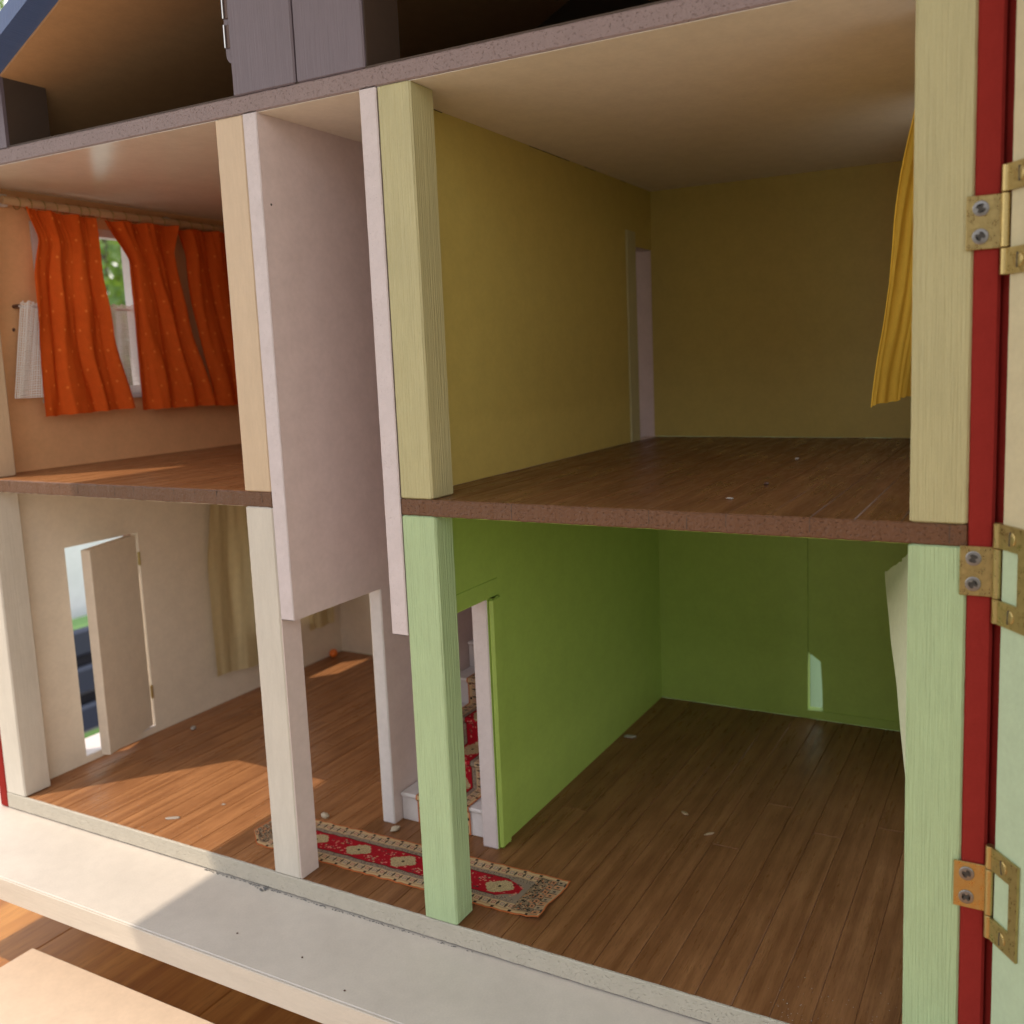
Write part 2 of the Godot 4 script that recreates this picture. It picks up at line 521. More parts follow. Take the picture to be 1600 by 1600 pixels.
	oc.backlight = Color(0.5, 0.5, 0.5)
	var yc := mat("yellow_cloth", lin(0.95, 0.56, 0.07), 0.9, "rib", 0.22, Vector3(24, 24, 1), true, 0.2)
	yc.backlight_enabled = true
	yc.backlight = Color(0.9, 0.9, 0.9)
	var gc := mat("pale_green_cloth", lin(0.56, 0.56, 0.36), 0.9, "weave", 0.02, Vector3(40, 40, 1), true, 0.2)
	gc.backlight_enabled = true
	gc.backlight = Color(0.5, 0.5, 0.5)
	var cc := mat("cream_cloth", lin(0.74, 0.62, 0.36), 0.9, "weave", 0.02, Vector3(30, 30, 1), true, 0.2)
	cc.backlight_enabled = true
	cc.backlight = Color(0.6, 0.6, 0.6)
	mat("net_thread", lin(0.86, 0.84, 0.83), 0.9, "", 0, Vector3.ONE, false)
	var rg := mat("rug", Color(1, 1, 1), 0.75, "", 0, Vector3.ONE, false, 0.3)
	rg.albedo_texture = img["rug"]
	mat("paper_edge", lin(0.62, 0.50, 0.38), 0.8, "", 0, Vector3.ONE, false)
	mat("crumb", lin(0.40, 0.28, 0.17), 0.8, "", 0, Vector3.ONE, false)
	mat("shell", lin(0.50, 0.42, 0.31), 0.6, "", 0, Vector3.ONE, false)
	mat("fluff", lin(0.16, 0.155, 0.15), 0.95, "", 0, Vector3.ONE, false)
	mat("lint", lin(0.36, 0.32, 0.28), 0.9, "", 0, Vector3.ONE, false)
	mat("orange_bead", lin(0.85, 0.20, 0.03), 0.4, "", 0, Vector3.ONE, false)
	mat("lawn", lin(0.06, 0.11, 0.03), 0.9, "peel", 1.0, Vector3(2, 2, 1))
	mat("paving", lin(0.60, 0.56, 0.50), 0.8, "peel", 0.1, Vector3(2, 2, 1))
	mat("house_white", lin(0.80, 0.80, 0.80), 0.8, "peel", 0.05, Vector3(2, 2, 1))
	mat("brown_render", lin(0.30, 0.25, 0.20), 0.9, "peel", 0.1, Vector3(2, 2, 1))
	mat("chair_back", lin(0.012, 0.012, 0.02), 0.8, "", 0, Vector3.ONE, false)
	mat("chair_dark", lin(0.035, 0.04, 0.065), 0.35, "", 0, Vector3.ONE, false)
	var cv := mat("canvas", lin(0.66, 0.58, 0.46), 0.9, "weave", 0.02, Vector3(20, 20, 1))
	cv.backlight_enabled = true
	cv.backlight = Color(0.9, 0.9, 0.9)
	mat("bark", lin(0.10, 0.07, 0.05), 0.9, "brush", 0.3, Vector3(4, 1, 1))
	mat("planter", lin(0.16, 0.30, 0.08), 0.7, "", 0, Vector3.ONE, false)
	for k in 2:
		var lf := mat("leaf%d" % k, [lin(0.075, 0.14, 0.025), lin(0.03, 0.065, 0.02)][k], 0.5, "", 0, Vector3.ONE, false)
		lf.backlight_enabled = true
		lf.backlight = Color(0.5, 0.6, 0.2)
		lf.cull_mode = BaseMaterial3D.CULL_DISABLED

# ------------------------------------------------------------------ the scene
func _ready() -> void:
	rng.seed = 20240
	# camera
	var cam := Camera3D.new()
	cam.name = "camera"
	var f := 1441.1
	var lens := CameraAttributesPhysical.new()
	lens.frustum_near = 0.02
	lens.frustum_far = 200.0
	lens.frustum_focal_length = 35.0
	lens.frustum_focus_distance = 0.46
	lens.exposure_aperture = 13.0
	cam.attributes = lens
	cam.near = 0.02
	cam.far = 200.0
	cam.projection = Camera3D.PROJECTION_FRUSTUM
	cam.keep_aspect = Camera3D.KEEP_HEIGHT
	cam.size = 2.0 * cam.near * 800.0 / f
	cam.frustum_offset = Vector2(-86.16, -53.97) * cam.near / f
	cam.transform = Transform3D(Basis(Vector3(0.889792, -0.035283, -0.455001), Vector3(-0.027205, 0.991133, -0.130059), Vector3(0.455556, 0.128103, 0.880942)).orthonormalized(), Vector3(0.6, 0.2958, 0.372))
	add_child(cam)
	cam.current = true
	# sky, exposure
	var we := WorldEnvironment.new()
	we.name = "world_environment"
	var env := Environment.new()
	env.background_mode = Environment.BG_SKY
	var sm := ProceduralSkyMaterial.new()
	sm.sky_top_color = Color(0.70, 0.73, 0.78)
	sm.sky_horizon_color = Color(0.96, 0.92, 0.87)
	sm.sky_curve = 0.2
	sm.ground_bottom_color = Color(0.30, 0.27, 0.23)
	sm.ground_horizon_color = Color(0.62, 0.62, 0.60)
	sm.sky_energy_multiplier = 1.4
	sm.use_debanding = false
	var sky := Sky.new()
	sky.sky_material = sm
	env.sky = sky
	env.background_energy_multiplier = 1.0
	env.ambient_light_source = Environment.AMBIENT_SOURCE_SKY
	env.tonemap_mode = Environment.TONE_MAPPER_LINEAR
	env.tonemap_exposure = 1.35
	env.sdfgi_enabled = true
	env.ssao_enabled = true
	env.ssil_enabled = true
	we.environment = env
	add_child(we)
	# sun: over the viewer's left shoulder, its direction read from the shadows on the ground floor
	var sun := DirectionalLight3D.new()
	sun.name = "sun"
	var ray := Vector3(0.0935, -0.22, -0.106).normalized()
	sun.basis = Basis.looking_at(ray, Vector3.UP)
	sun.light_color = Color(1.0, 0.93, 0.84)
	sun.light_energy = 0.74
	sun.light_angular_distance = 0.5
	sun.shadow_enabled = true
	add_child(sun)

	make_textures()
	make_materials()
	garden()
	table()
	dolls_house()
	textiles()
	small_things()

# ------------------------------------------------------------------ garden, table, added sunshade
func garden() -> void:
	var st := mb()
	panel(st, 1, GROUND - 0.1, GROUND, -60, -60, 60, 60)
	tag(put("lawn_ground", done(st), mats.lawn, self), "green lawn beyond the table", "", "", "structure")
	st = mb()
	panel(st, 1, GROUND + 0.004, GROUND + 0.02, -1.7, -1.6, 3.0, 3.4)
	tag(put("patio_pavement", done(st), mats.paving, self), "pale paved patio under the garden table", "", "", "structure")
	bush("leafy_bush", Vector3(-4.3, GROUND, -3.1), 1.6, 2.9, 0, "bright green sunlit bush seen through the gap between the orange curtains")
	bush("leafy_bush", Vector3(-3.0, GROUND, -2.3), 0.65, 1.35, 1, "dark green shrub in front of the bright bush, seen behind the net curtain")
	bush("leafy_bush", Vector3(-5.2, GROUND, -3.6), 1.8, 4.6, 0, "tall green tree-like bush behind the blue roof edge at top left")
	# pale garden wall, seen through the small door
	var w := thing("garden_wall", "pale rendered garden wall seen through the little open door", "garden wall", Vector3(-2.3, GROUND, -1.75))
	st = mb()
	bar(st, Vector3(-0.06, 0, -0.75), Vector3(0.06, 0.9, 0.9), 2, 0.01)
	put("wall_body", done(st), mats.house_white, w)
	st = mb()
	bar(st, Vector3(-0.09, 0.903, -0.8), Vector3(0.09, 0.95, 0.92), 2, 0.01)
	put("coping", done(st), mats.house_white, w)
	# dark slatted garden chair beside the table
	var c := thing("garden_chair", "dark slatted garden chair beyond the little open door", "chair", Vector3(-0.72, GROUND, -0.74))
	for k in 9:
		st = mb()
		bar(st, Vector3(-0.25 + k * 0.055, 0.42, -0.24), Vector3(-0.208 + k * 0.055, 0.438, 0.24), 2, 0.004)
		put("slat", done(st), mats.chair_dark, c)
	for k in 3:
		st = mb()
		bar(st, Vector3(-0.270 - k * 0.010, 0.500 + k * 0.070, -0.24), Vector3(-0.255 - k * 0.010, 0.553 + k * 0.070, 0.24), 2, 0.006)
		put("slat", done(st), mats.chair_dark, c)
	var tr := thing("green_planter", "low green planter trough before the pale garden wall", "planter", Vector3(-1.95, GROUND, -1.5))
	st = mb()
	bar(st, Vector3(-0.12, 0.0, -0.7), Vector3(0.12, 0.385, 0.7), 2, 0.006)
	put("box", done(st), mats.planter, tr)
	st = mb()
	bar(st, Vector3(-0.14, 0.387, -0.72), Vector3(0.14, 0.41, 0.72), 2, 0.006)
	put("rim", done(st), mats.planter, tr)
	st = mb()
	bar(st, Vector3(-0.300, 0.490, -0.238), Vector3(-0.292, 0.690, 0.238), 2, 0.003)
	put("back_board", done(st), mats.chair_back, c)
	for q in [[-0.30, -0.265, 0.70], [-0.30, 0.243, 0.70], [0.23, -0.26, 0.42], [0.23, 0.24, 0.42]]:
		st = mb()
		bar(st, Vector3(q[0], 0, q[1]), Vector3(q[0] + 0.03, q[2], q[1] + 0.02), 1, 0.004)
		put("leg", done(st), mats.chair_dark, c)
	var tw := thing("added_shade_wall", "added unseen brown wall behind the viewer that dims the rooms", "wall", Vector3(0.3, GROUND, 2.5))  # added, never in view; blocks low front light to dim the rooms
	st = mb()
	bar(st, Vector3(-0.9, 0, 0), Vector3(1.3, 2.2, 0.2), 0, 0.01)
	put("wall_body", done(st), mats.brown_render, tw)
	# unseen canopy, added to shade the right of the house
	var p := thing("added_sunshade", "added unseen canvas sunshade casting the shadow edge on the house", "added_sunshade", Vector3(0.43, 0, 0.19))
	st = mb()
	var apex := Vector3(0, 0.95, 0)
	var hx := 0.601
	var hz := 0.31
	var cs := [Vector3(-hx, 0.75, -hz), Vector3(hx, 0.75, -hz), Vector3(hx, 0.75, hz), Vector3(-hx, 0.75, hz)]
	for k in 4:
		var a: Vector3 = cs[k]
		var b: Vector3 = cs[(k + 1) % 4]
		var n := (a + b) * 0.5 - Vector3(0, 0.3, 0)
		tri(st, apex, a, b, n, Vector2(0, 0), Vector2(1, 0), Vector2(0, 1))
	put("canopy", done(st), mats.canvas, p)
	for k in 4:
		st = mb()
		rod(st, apex - Vector3(0, 0.012, 0), (cs[k] as Vector3) - Vector3(0, 0.006, 0), 0.006, 8)
		put("rib", done(st), mats.white_paint, p)
	st = mb()
	rod(st, apex + Vector3(0, 0.02, 0), Vector3(1.25, 1.02, 0.25), 0.018, 12)
	rod(st, Vector3(1.25, 1.06, 0.25), Vector3(1.25, GROUND + 0.02, 0.25), 0.024, 12)
	put("mast", done(st), mats.white_paint, p)

func bush(called: String, at: Vector3, r: float, h: float, k: int, label: String) -> void:
	var o := thing(called, label, "bush", at)
	var st := mb()
	for q in 7:
		var a := rng.randf() * TAU
		rod(st, Vector3(cos(a), 0, sin(a)) * 0.05, Vector3(cos(a) * r * 0.5, h * rng.randf_range(0.5, 0.8), sin(a) * r * 0.5), 0.018, 6)
	put("stem", done(st), mats.bark, o)
	st = mb()
	var clumps: Array = []
	for q in 60:
		var y := rng.randf()
		var rad := r * sqrt(rng.randf()) * sqrt(maxf(0.1, 1.0 - pow(y * 1.05 - 0.35, 2.0) * 1.6))
		var a := rng.randf() * TAU
		clumps.append(Vector3(cos(a) * rad, 0.12 * h + y * h * 0.88, sin(a) * rad))
	for q in 16000:
		var c: Vector3 = clumps[rng.randi() % clumps.size()]
		var d := Vector3(rng.randfn(), rng.randfn(), rng.randfn()).normalized() * r * 0.26 * pow(rng.randf(), 0.4)
		var p := c + d
		if p.y < 0.02: continue
		var n := (d.normalized() + Vector3(rng.randfn(), rng.randfn() + 0.6, rng.randfn()) * 0.6).normalized()
		var t := n.cross(Vector3(rng.randfn(), rng.randfn(), rng.randfn())).normalized()
		var b := n.cross(t)
		var s := rng.randf_range(0.022, 0.045)
		quad(st, p - t * s, p + b * s * 0.45, p + t * s, p - b * s * 0.45, n)
	put("crown", done(st), mats["leaf%d" % k], o)

func table() -> void:
	var t := thing("garden_table", "orange pine garden table under the dolls' house", "table", Vector3(0, 0, 0))
	var top := holder("table_top", t)
	for k in 6:
		var x := -0.213 + k * 0.1680
		put("plank", bar_mesh(Vector3(x, TABLE - 0.024, -0.42), Vector3(x + 0.1677, TABLE, 0.62), 2, 0.0006), mats.pine, top)
	for x in [-0.19, 0.70]:
		for z in [-0.36, 0.54]:
			put("leg", bar_mesh(Vector3(x, GROUND + 0.02, z - 0.03), Vector3(x + 0.06, TABLE - 0.026, z + 0.03), 1, 0.003), mats.pine, t)
	put("apron", bar_mesh(Vector3(-0.12, TABLE - 0.09, 0.5), Vector3(0.69, TABLE - 0.026, 0.525), 0, 0.002), mats.pine, t)
	var b := thing("wooden_board", "sunlit cream painted board lying flat on the table before the house", "board", Vector3(0.0117, TABLE, 0.033))
	put("body", bar_mesh(Vector3(0, 0.0, 0), Vector3(0.42, 0.0395, 0.36), 0, 0.0012, 0.0003, 20), mats.cream_board, b)

# ------------------------------------------------------------------ the dolls' house
func planks(parent: Node, x0: float, x1: float, y0: float, y1: float, z0: float, z1: float, first: float, seed_: int, edge := false) -> void:
	var r := RandomNumberGenerator.new()
	r.seed = seed_
	var fl := holder("floor", parent)
	var pitch := 0.01755
	var x := first
	while x > x0: x -= pitch
	while x < x1 - 0.0005:
		var a := maxf(x, x0)
		var b := minf(x + pitch, x1)
		if b - a > 0.001:
			var cuts: Array = [z0, z1]
			if r.randf() < 0.6 and b - a > 0.012: cuts = [z0, lerpf(z0, z1, r.randf_range(0.3, 0.8)), z1]
			for c in cuts.size() - 1:
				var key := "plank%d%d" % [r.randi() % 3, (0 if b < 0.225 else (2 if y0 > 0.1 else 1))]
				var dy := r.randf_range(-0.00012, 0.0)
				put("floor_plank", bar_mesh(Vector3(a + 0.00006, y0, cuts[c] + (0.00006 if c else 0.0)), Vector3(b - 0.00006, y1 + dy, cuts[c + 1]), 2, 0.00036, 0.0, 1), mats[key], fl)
			if edge and a > x0 and r.randf() < 0.75:
				var tall := r.randf_range(0.35, 0.95)
				put("score_mark", bar_mesh(Vector3(a - 0.00012, lerpf(y1 - 0.0004, y0, tall), z1 + 0.0011), Vector3(a + 0.00012, y1 - 0.0004, z1 + 0.00146), 1, 0.00003), mats.slot_metal, fl)
		x += pitch
	if edge:
		put("front_edge", bar_mesh(Vector3(x0, y0 + 0.0001, z1 + 0.0001), Vector3(x1, y1 - 0.0001, z1 + 0.0014), 0, 0.0005, 0.0011, 120), mats.floor_edge, fl)

func dolls_house() -> void:
	var h := thing("dolls_house", "open wooden dolls' house with yellow, green, lilac and orange rooms", "dolls' house")
	# --- base and ledge
	put("ledge", ledge_mesh(), mats.ledge, h)
	put("ledge_front", bar_mesh(Vector3(-0.12, -0.0265, 0.0588), Vector3(0.70, -0.0119, 0.0602), 0, 0.0003, 0.0002, 60), mats.ledge_edge, h)
	put("base", bar_mesh(Vector3(-0.09, TABLE, -0.34), Vector3(0.62, -0.0267, -0.07), 0, 0.001), mats.attic_edge, h)
	put("floor_edging", bar_mesh(Vector3(-0.0555, -0.0109, -0.0018), Vector3(0.5765, 0.0002, 0.0), 0, 0.0005, 0.0005, 160), mats.floor_edging, h)
	put("subfloor", panel_mesh(1, -0.0113, -0.0042, -0.0555, BACK, 0.576, -0.002), mats.dark_gap, h)
	# --- floors
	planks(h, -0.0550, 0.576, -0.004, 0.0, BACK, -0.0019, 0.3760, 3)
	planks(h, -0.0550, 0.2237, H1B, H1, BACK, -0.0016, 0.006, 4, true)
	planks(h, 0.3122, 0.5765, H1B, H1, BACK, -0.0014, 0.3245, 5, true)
	for q in [["beige_wall", -0.0550, 0.2240], ["green_wall", 0.3125, 0.576]]:
		put("ceiling", panel_mesh(1, H1B - 0.0012, H1B - 0.0001, q[1], BACK, q[2], -0.006), mats[q[0]], h)
	# --- attic floor board, whose underside is the ceiling of the upper rooms
	put("attic_floor", bar_mesh(Vector3(-0.064, H2, BACK), Vector3(0.585, H2T, 0.0), 0, 0.0007, 0.0005, 150), mats.attic_edge, h)
	for q in [["ceiling", -0.0550, 0.2242], ["ceiling_matt", 0.2339, 0.3017], ["ceiling_matt", 0.3119, 0.576]]:
		put("ceiling", panel_mesh(1, H2 - 0.0003, H2 - 0.0001, q[1], BACK, q[2], -0.0009), mats[q[0]], h)
	# --- outer side walls
	var wl := [[0.280, -0.150, 0.408, -0.062], [0.005, -0.120, 0.1685, -0.0570], [0.060, -0.300, 0.155, -0.215]]
	put("side_wall", panel_mesh(0, -0.0640, -0.0556, -0.0115, -0.358, H2T - 0.0002, -0.0205, wl), mats.red, h)
	put("wall_edge", bar_mesh(Vector3(-0.0645, -0.0113, -0.0204), Vector3(-0.0556, H2T - 0.0003, 0.0), 1, 0.0008, 0.0003, 40), mats.red, h)
	put("room_wall", panel_mesh(0, -0.0555, -0.0545, H1, BACK, H2, -0.0198, [wl[0]]), mats.peach_wall, h)
	put("room_wall", panel_mesh(0, -0.0555, -0.0464, 0.0, BACK, H1B, -0.0198, [wl[1], wl[2]]), mats.beige_wall, h)
	var wr := [[0.255, -0.22, 0.415, -0.034], [0.035, -0.21, 0.185, -0.034]]
	put("side_wall", panel_mesh(0, 0.5768, 0.5857, -0.0115, -0.358, H2T - 0.0002, -0.0031, wr), mats.red, h)
	var st := mb()
	bar(st, Vector3(0.57655, -0.0113, -0.0030), Vector3(0.5858, H2T - 0.0003, 0.0002), 1, 0.0011, 0.00035, 60)
	put("wall_edge", done(st), mats.red, h)
	put("added_gap_seal", bar_mesh(Vector3(0.5859, -0.0113, -0.0300), Vector3(0.6035, H2T - 0.0003, -0.0034), 1, 0.0006, 0.0002, 20), mats.red, h)  # added bar that seals the hinge gap so it stays dark
	put("room_wall", panel_mesh(0, 0.5755, 0.5766, H1, BACK, H2, -0.0165, [wr[0]]), mats.yellow_wall, h)
	put("room_wall", panel_mesh(0, 0.5755, 0.5766, 0.0, BACK, H1B, -0.0165, [wr[1]]), mats.green_wall, h)
	# --- back walls
	put("back_wall", panel_mesh(2, -0.358, BACK, -0.0640, H1, 0.2242, H2), mats.peach_wall, h)
	put("back_wall", panel_mesh(2, -0.358, BACK, -0.0640, 0.0, 0.2242, H1B), mats.beige_wall, h)
	put("back_wall", panel_mesh(2, -0.358, BACK, 0.2243, 0.0, 0.3110, H2), mats.lilac_wall, h)
	put("back_wall", panel_mesh(2, -0.358, BACK, 0.3111, H1, 0.5768, H2), mats.yellow_wall, h)
	var niche := [0.4383, 0.0068, 0.552, 0.2085]
	put("back_wall", panel_mesh(2, -0.358, BACK, 0.3111, 0.0, 0.5768, H1B, [niche]), mats.green_wall, h)
	# hatch with an added gap and outer leaf, made to give a patch of light
	var hatch := holder("added_hatch", h)
	st = mb()
	prism(st, PackedVector2Array([Vector2(0.4500, 0.0069), Vector2(0.552, 0.0069), Vector2(0.552, 0.2084), Vector2(0.4384, 0.2084), Vector2(0.4384, 0.0550), Vector2(0.4482, 0.0480), Vector2(0.4494, 0.0300)]), -0.3575, -0.3512)
	put("hatch_board", done(st), mats.green_wall, hatch)
	put("patch_flap", bar_mesh(Vector3(0.4300, -0.010, -0.460), Vector3(0.4385, 0.180, -0.3585), 1, 0.0006), mats.patch_green, hatch)
	# --- partitions: lilac boards either side of the stairs, lined on the room side
	var open := [-0.001, -0.0760, 0.1565, 0.001]
	var landing := [H1, -0.3505, 0.381, -0.3135]
	st = mb()
	panel(st, 0, 0.2252, 0.2339, 0.0, BACK, H2, -0.0006, [open])
	put("partition", done(st), mats.lilac_wall, h)
	st = mb()
	panel(st, 0, 0.3017, 0.3110, 0.0, BACK, H2, -0.0006, [open, landing])
	put("partition", done(st), mats.lilac_wall, h)
	put("partition_edge", bar_mesh(Vector3(0.2242, 0.1564, -0.0008), Vector3(0.23395, H2, 0.0003), 1, 0.0006, 0.0004, 60), mats.lilac_edge, h)
	put("partition_edge", bar_mesh(Vector3(0.30165, 0.1564, -0.0008), Vector3(0.3119, H2, 0.0003), 1, 0.0006, 0.0004, 60), mats.lilac_edge, h)
	put("room_wall", panel_mesh(0, 0.2242, 0.2251, H1, BACK, H2, -0.0196), mats.peach_wall, h)
	put("room_wall", panel_mesh(0, 0.2242, 0.2251, 0.0, BACK, H1B, -0.0150, [open]), mats.beige_wall, h)
	put("room_wall", panel_mesh(0, 0.3111, 0.3119, H1, BACK, H2, -0.0194, [landing]), mats.yellow_wall, h)
	put("room_wall", panel_mesh(0, 0.3111, 0.3122, 0.0, BACK, H1B, -0.0157, [open]), mats.green_wall, h)
	put("door_jamb", bar_mesh(Vector3(0.2246, 0.0, -0.0768), Vector3(0.23395, 0.1563, -0.0752), 1, 0.0008, 0.0003, 20), mats.white_paint, h)
	put("door_jamb", bar_mesh(Vector3(0.3013, 0.0, -0.0768), Vector3(0.3121, 0.1563, -0.0752), 1, 0.0008, 0.0003, 20), mats.lilac_edge, h)
	# rounded green beading round the hall opening and the flat strip round the landing door
	st = mb()
	bar(st, Vector3(0.3119, 0.0, -0.0880), Vector3(0.3152, 0.1566, -0.0764), 1, 0.0030, 0.0002, 20)
	put("architrave", done(st), mats.green_wall, h)
	st = mb()
	bar(st, Vector3(0.3119, 0.1568, -0.0880), Vector3(0.3128, 0.1672, -0.0158), 2, 0.0003, 0.0002, 20)
	put("architrave", done(st), mats.green_wall, h)
	put("architrave", bar_mesh(Vector3(0.3117, H1, -0.3134), Vector3(0.3134, 0.392, -0.2960), 1, 0.0006, 0.0002, 20), mats.yellow_post, h)
	# shrinkage cracks where the walls meet the ceiling, and an old nail hole
	for q in [[0.3122, -0.048, -0.0555], [0.3122, -0.150, -0.205], [0.3122, -0.228, -0.246], [0.3122, -0.290, -0.300]]:
		put("crack", bar_mesh(Vector3(q[0] - 0.0004, H2 - 0.0008, q[2]), Vector3(q[0] - 0.00022, H2 - 0.00033, q[1]), 2, 0.0001, 0.0006, 14), mats.dark_gap, h)
	put("nail_hole", pebble(Vector3(0.0004, 0.0007, 0.0006), 44), mats.dark_gap, h, Transform3D(Basis.IDENTITY, Vector3(0.2338, 0.382, -0.006)))
	put("knot_hole", pebble(Vector3(0.0005, 0.0013, 0.0012), 45), mats.brown_plastic, h, Transform3D(Basis.IDENTITY, Vector3(-0.0545, 0.3300, -0.0420)))
	# --- posts on the facade
	for q in [["peach_post", 0.2037, 0.2241, H1, H2, -0.0196], ["beige_post", 0.2033, 0.2236, 0.0003, H1B, -0.0149], ["yellow_post", 0.3121, 0.3318, H1, H2, -0.0193],
			["green_post", 0.3120, 0.3329, 0.0003, H1B, -0.0156], ["peach_post", -0.0554, -0.0335, H1, H2, -0.0197], ["beige_post", -0.0554, -0.0340, 0.0003, H1B, -0.0197],
			["yellow_post", 0.5557, 0.5765, H1, H2, -0.0165], ["green_post", 0.5553, 0.5765, 0.0003, H1B, -0.0165]]:
		put("front_post", bar_mesh(Vector3(q[1], q[3], q[5]), Vector3(q[2], q[4], 0.0), 1, 0.0009, 0.0004, 48), mats[q[0]], h)
	# the hall side of the beige post is painted lilac
	put("post_side", panel_mesh(0, 0.2237, 0.2241, 0.0003, -0.0148, 0.1563, -0.0005), mats.lilac_wall, h)
	stairs(h)
	left_details(h)
	attic(h)
	facade_door(h)

func ledge_mesh() -> ArrayMesh:
	return bar_mesh(Vector3(-0.12, -0.0264, -0.36), Vector3(0.70, -0.0117, 0.0587), 0, 0.0005, 0.0, 1)

func stairs(h: Node) -> void:
	var s := holder("staircase", h)
	var rise := H1 / 12.0
	for k in 12:
		var z := -0.0835 - k * 0.0215
		put("riser", bar_mesh(Vector3(0.2345, k * rise, z - 0.004), Vector3(0.3012, (k + 1) * rise - 0.0028, z), 0, 0.0004), mats.white_paint, s)
		put("tread", bar_mesh(Vector3(0.2345, (k + 1) * rise - 0.0027, z - 0.0235), Vector3(0.3012, (k + 1) * rise, z + 0.0018), 0, 0.0008), mats.white_paint, s)

func left_details(h: Node) -> void:
	# upper window in the left wall
	var w := holder("window", h)
	var st := mb()
	panel(st, 0, -0.0652, -0.0540, 0.2802, -0.1498, 0.4078, -0.0622, [[0.2860, -0.1440, 0.4020, -0.0680]])
	put("frame", done(st), mats.white_paint, w)
	put("sill", bar_mesh(Vector3(-0.0700, 0.2765, -0.154), Vector3(-0.0520, 0.2800, -0.058), 2, 0.0006), mats.white_paint, w)
	# lower window behind the cream curtains
	var w2 := holder("window", h)
	st = mb()
	panel(st, 0, -0.0652, -0.0560, 0.0602, -0.2998, 0.1548, -0.2152, [[0.0650, -0.2950, 0.1500, -0.2200]])
	put("frame", done(st), mats.white_paint, w2)
	# rods with their brackets
	var r := holder("curtain_rail", h)
	st = mb()
	rod(st, Vector3(-0.0485, 0.4192, -0.0395), Vector3(-0.0485, 0.4192, -0.262), 0.0030, 14)
	put("rod", done(st), mats.rail_wood, r)
	for z in [-0.0425, -0.1795, -0.255]:
		put("bracket", bar_mesh(Vector3(-0.0545, 0.4150, z - 0.0025), Vector3(-0.0495, 0.4235, z + 0.0025), 1, 0.0006), mats.white_paint, r)
	var n := holder("net_rail", h)
	st = mb()
	rod(st, Vector3(-0.0480, 0.3462, -0.0430), Vector3(-0.0480, 0.3462, -0.160), 0.0009, 8)
	put("rod", done(st), mats.white_paint, n)
	st = mb()
	rod(st, Vector3(-0.0550, 0.3462, -0.0440), Vector3(-0.0478, 0.3462, -0.0440), 0.0014, 8)
	rod(st, Vector3(-0.0550, 0.3462, -0.1570), Vector3(-0.0478, 0.3462, -0.1570), 0.0014, 8)
	put("bracket", done(st), mats.brown_plastic, n)
	var r2 := holder("curtain_rail", h)
	st = mb()
	rod(st, Vector3(-0.0410, 0.1885, -0.178), Vector3(-0.0410, 0.1885, -0.342), 0.0022, 12)
	put("rod", done(st), mats.rail_wood, r2)
	# little side door, ajar
	var d := holder("side_door", h)
	var hinge := Vector3(-0.0468, 0, -0.1192)
	var t := Transform3D(Basis(Vector3.UP, deg_to_rad(20.5)), hinge)
	put("door_leaf", bar_mesh(Vector3(-0.0075, 0.0075, 0.0015), Vector3(0.0, 0.1672, 0.0605), 1, 0.0005, 0.0002, 20), mats.beige_wall, d, t)
	for y in [0.030, 0.142]:
		st = mb()
		rod(st, hinge + Vector3(0.0006, y, 0.0), hinge + Vector3(0.0006, y + 0.011, 0.0), 0.0011, 10)
		put("door_hinge", done(st), mats.brass, d)
	put("threshold", bar_mesh(Vector3(-0.078, -0.0113, -0.1205), Vector3(-0.0466, 0.0058, -0.0565), 2, 0.0006), mats.white_paint, d)
	# rails on the right wall
	for q in [[0.4215, 0.5557, "curtain_rail", -0.040], [0.1985, 0.5450, "curtain_rail", -0.130]]:
		var rr := holder(q[2], h)
		st = mb()
		rod(st, Vector3(q[1], q[0], q[3]), Vector3(q[1], q[0], -0.262), 0.0025, 12)
		put("rod", done(st), mats.rail_wood, rr)
		for z in [-0.16, -0.255]:
			put("bracket", bar_mesh(Vector3(q[1] + 0.002, q[0] - 0.004, z - 0.0025), Vector3(0.5755, q[0] + 0.004, z + 0.0025), 0, 0.0006), mats.white_paint, rr)

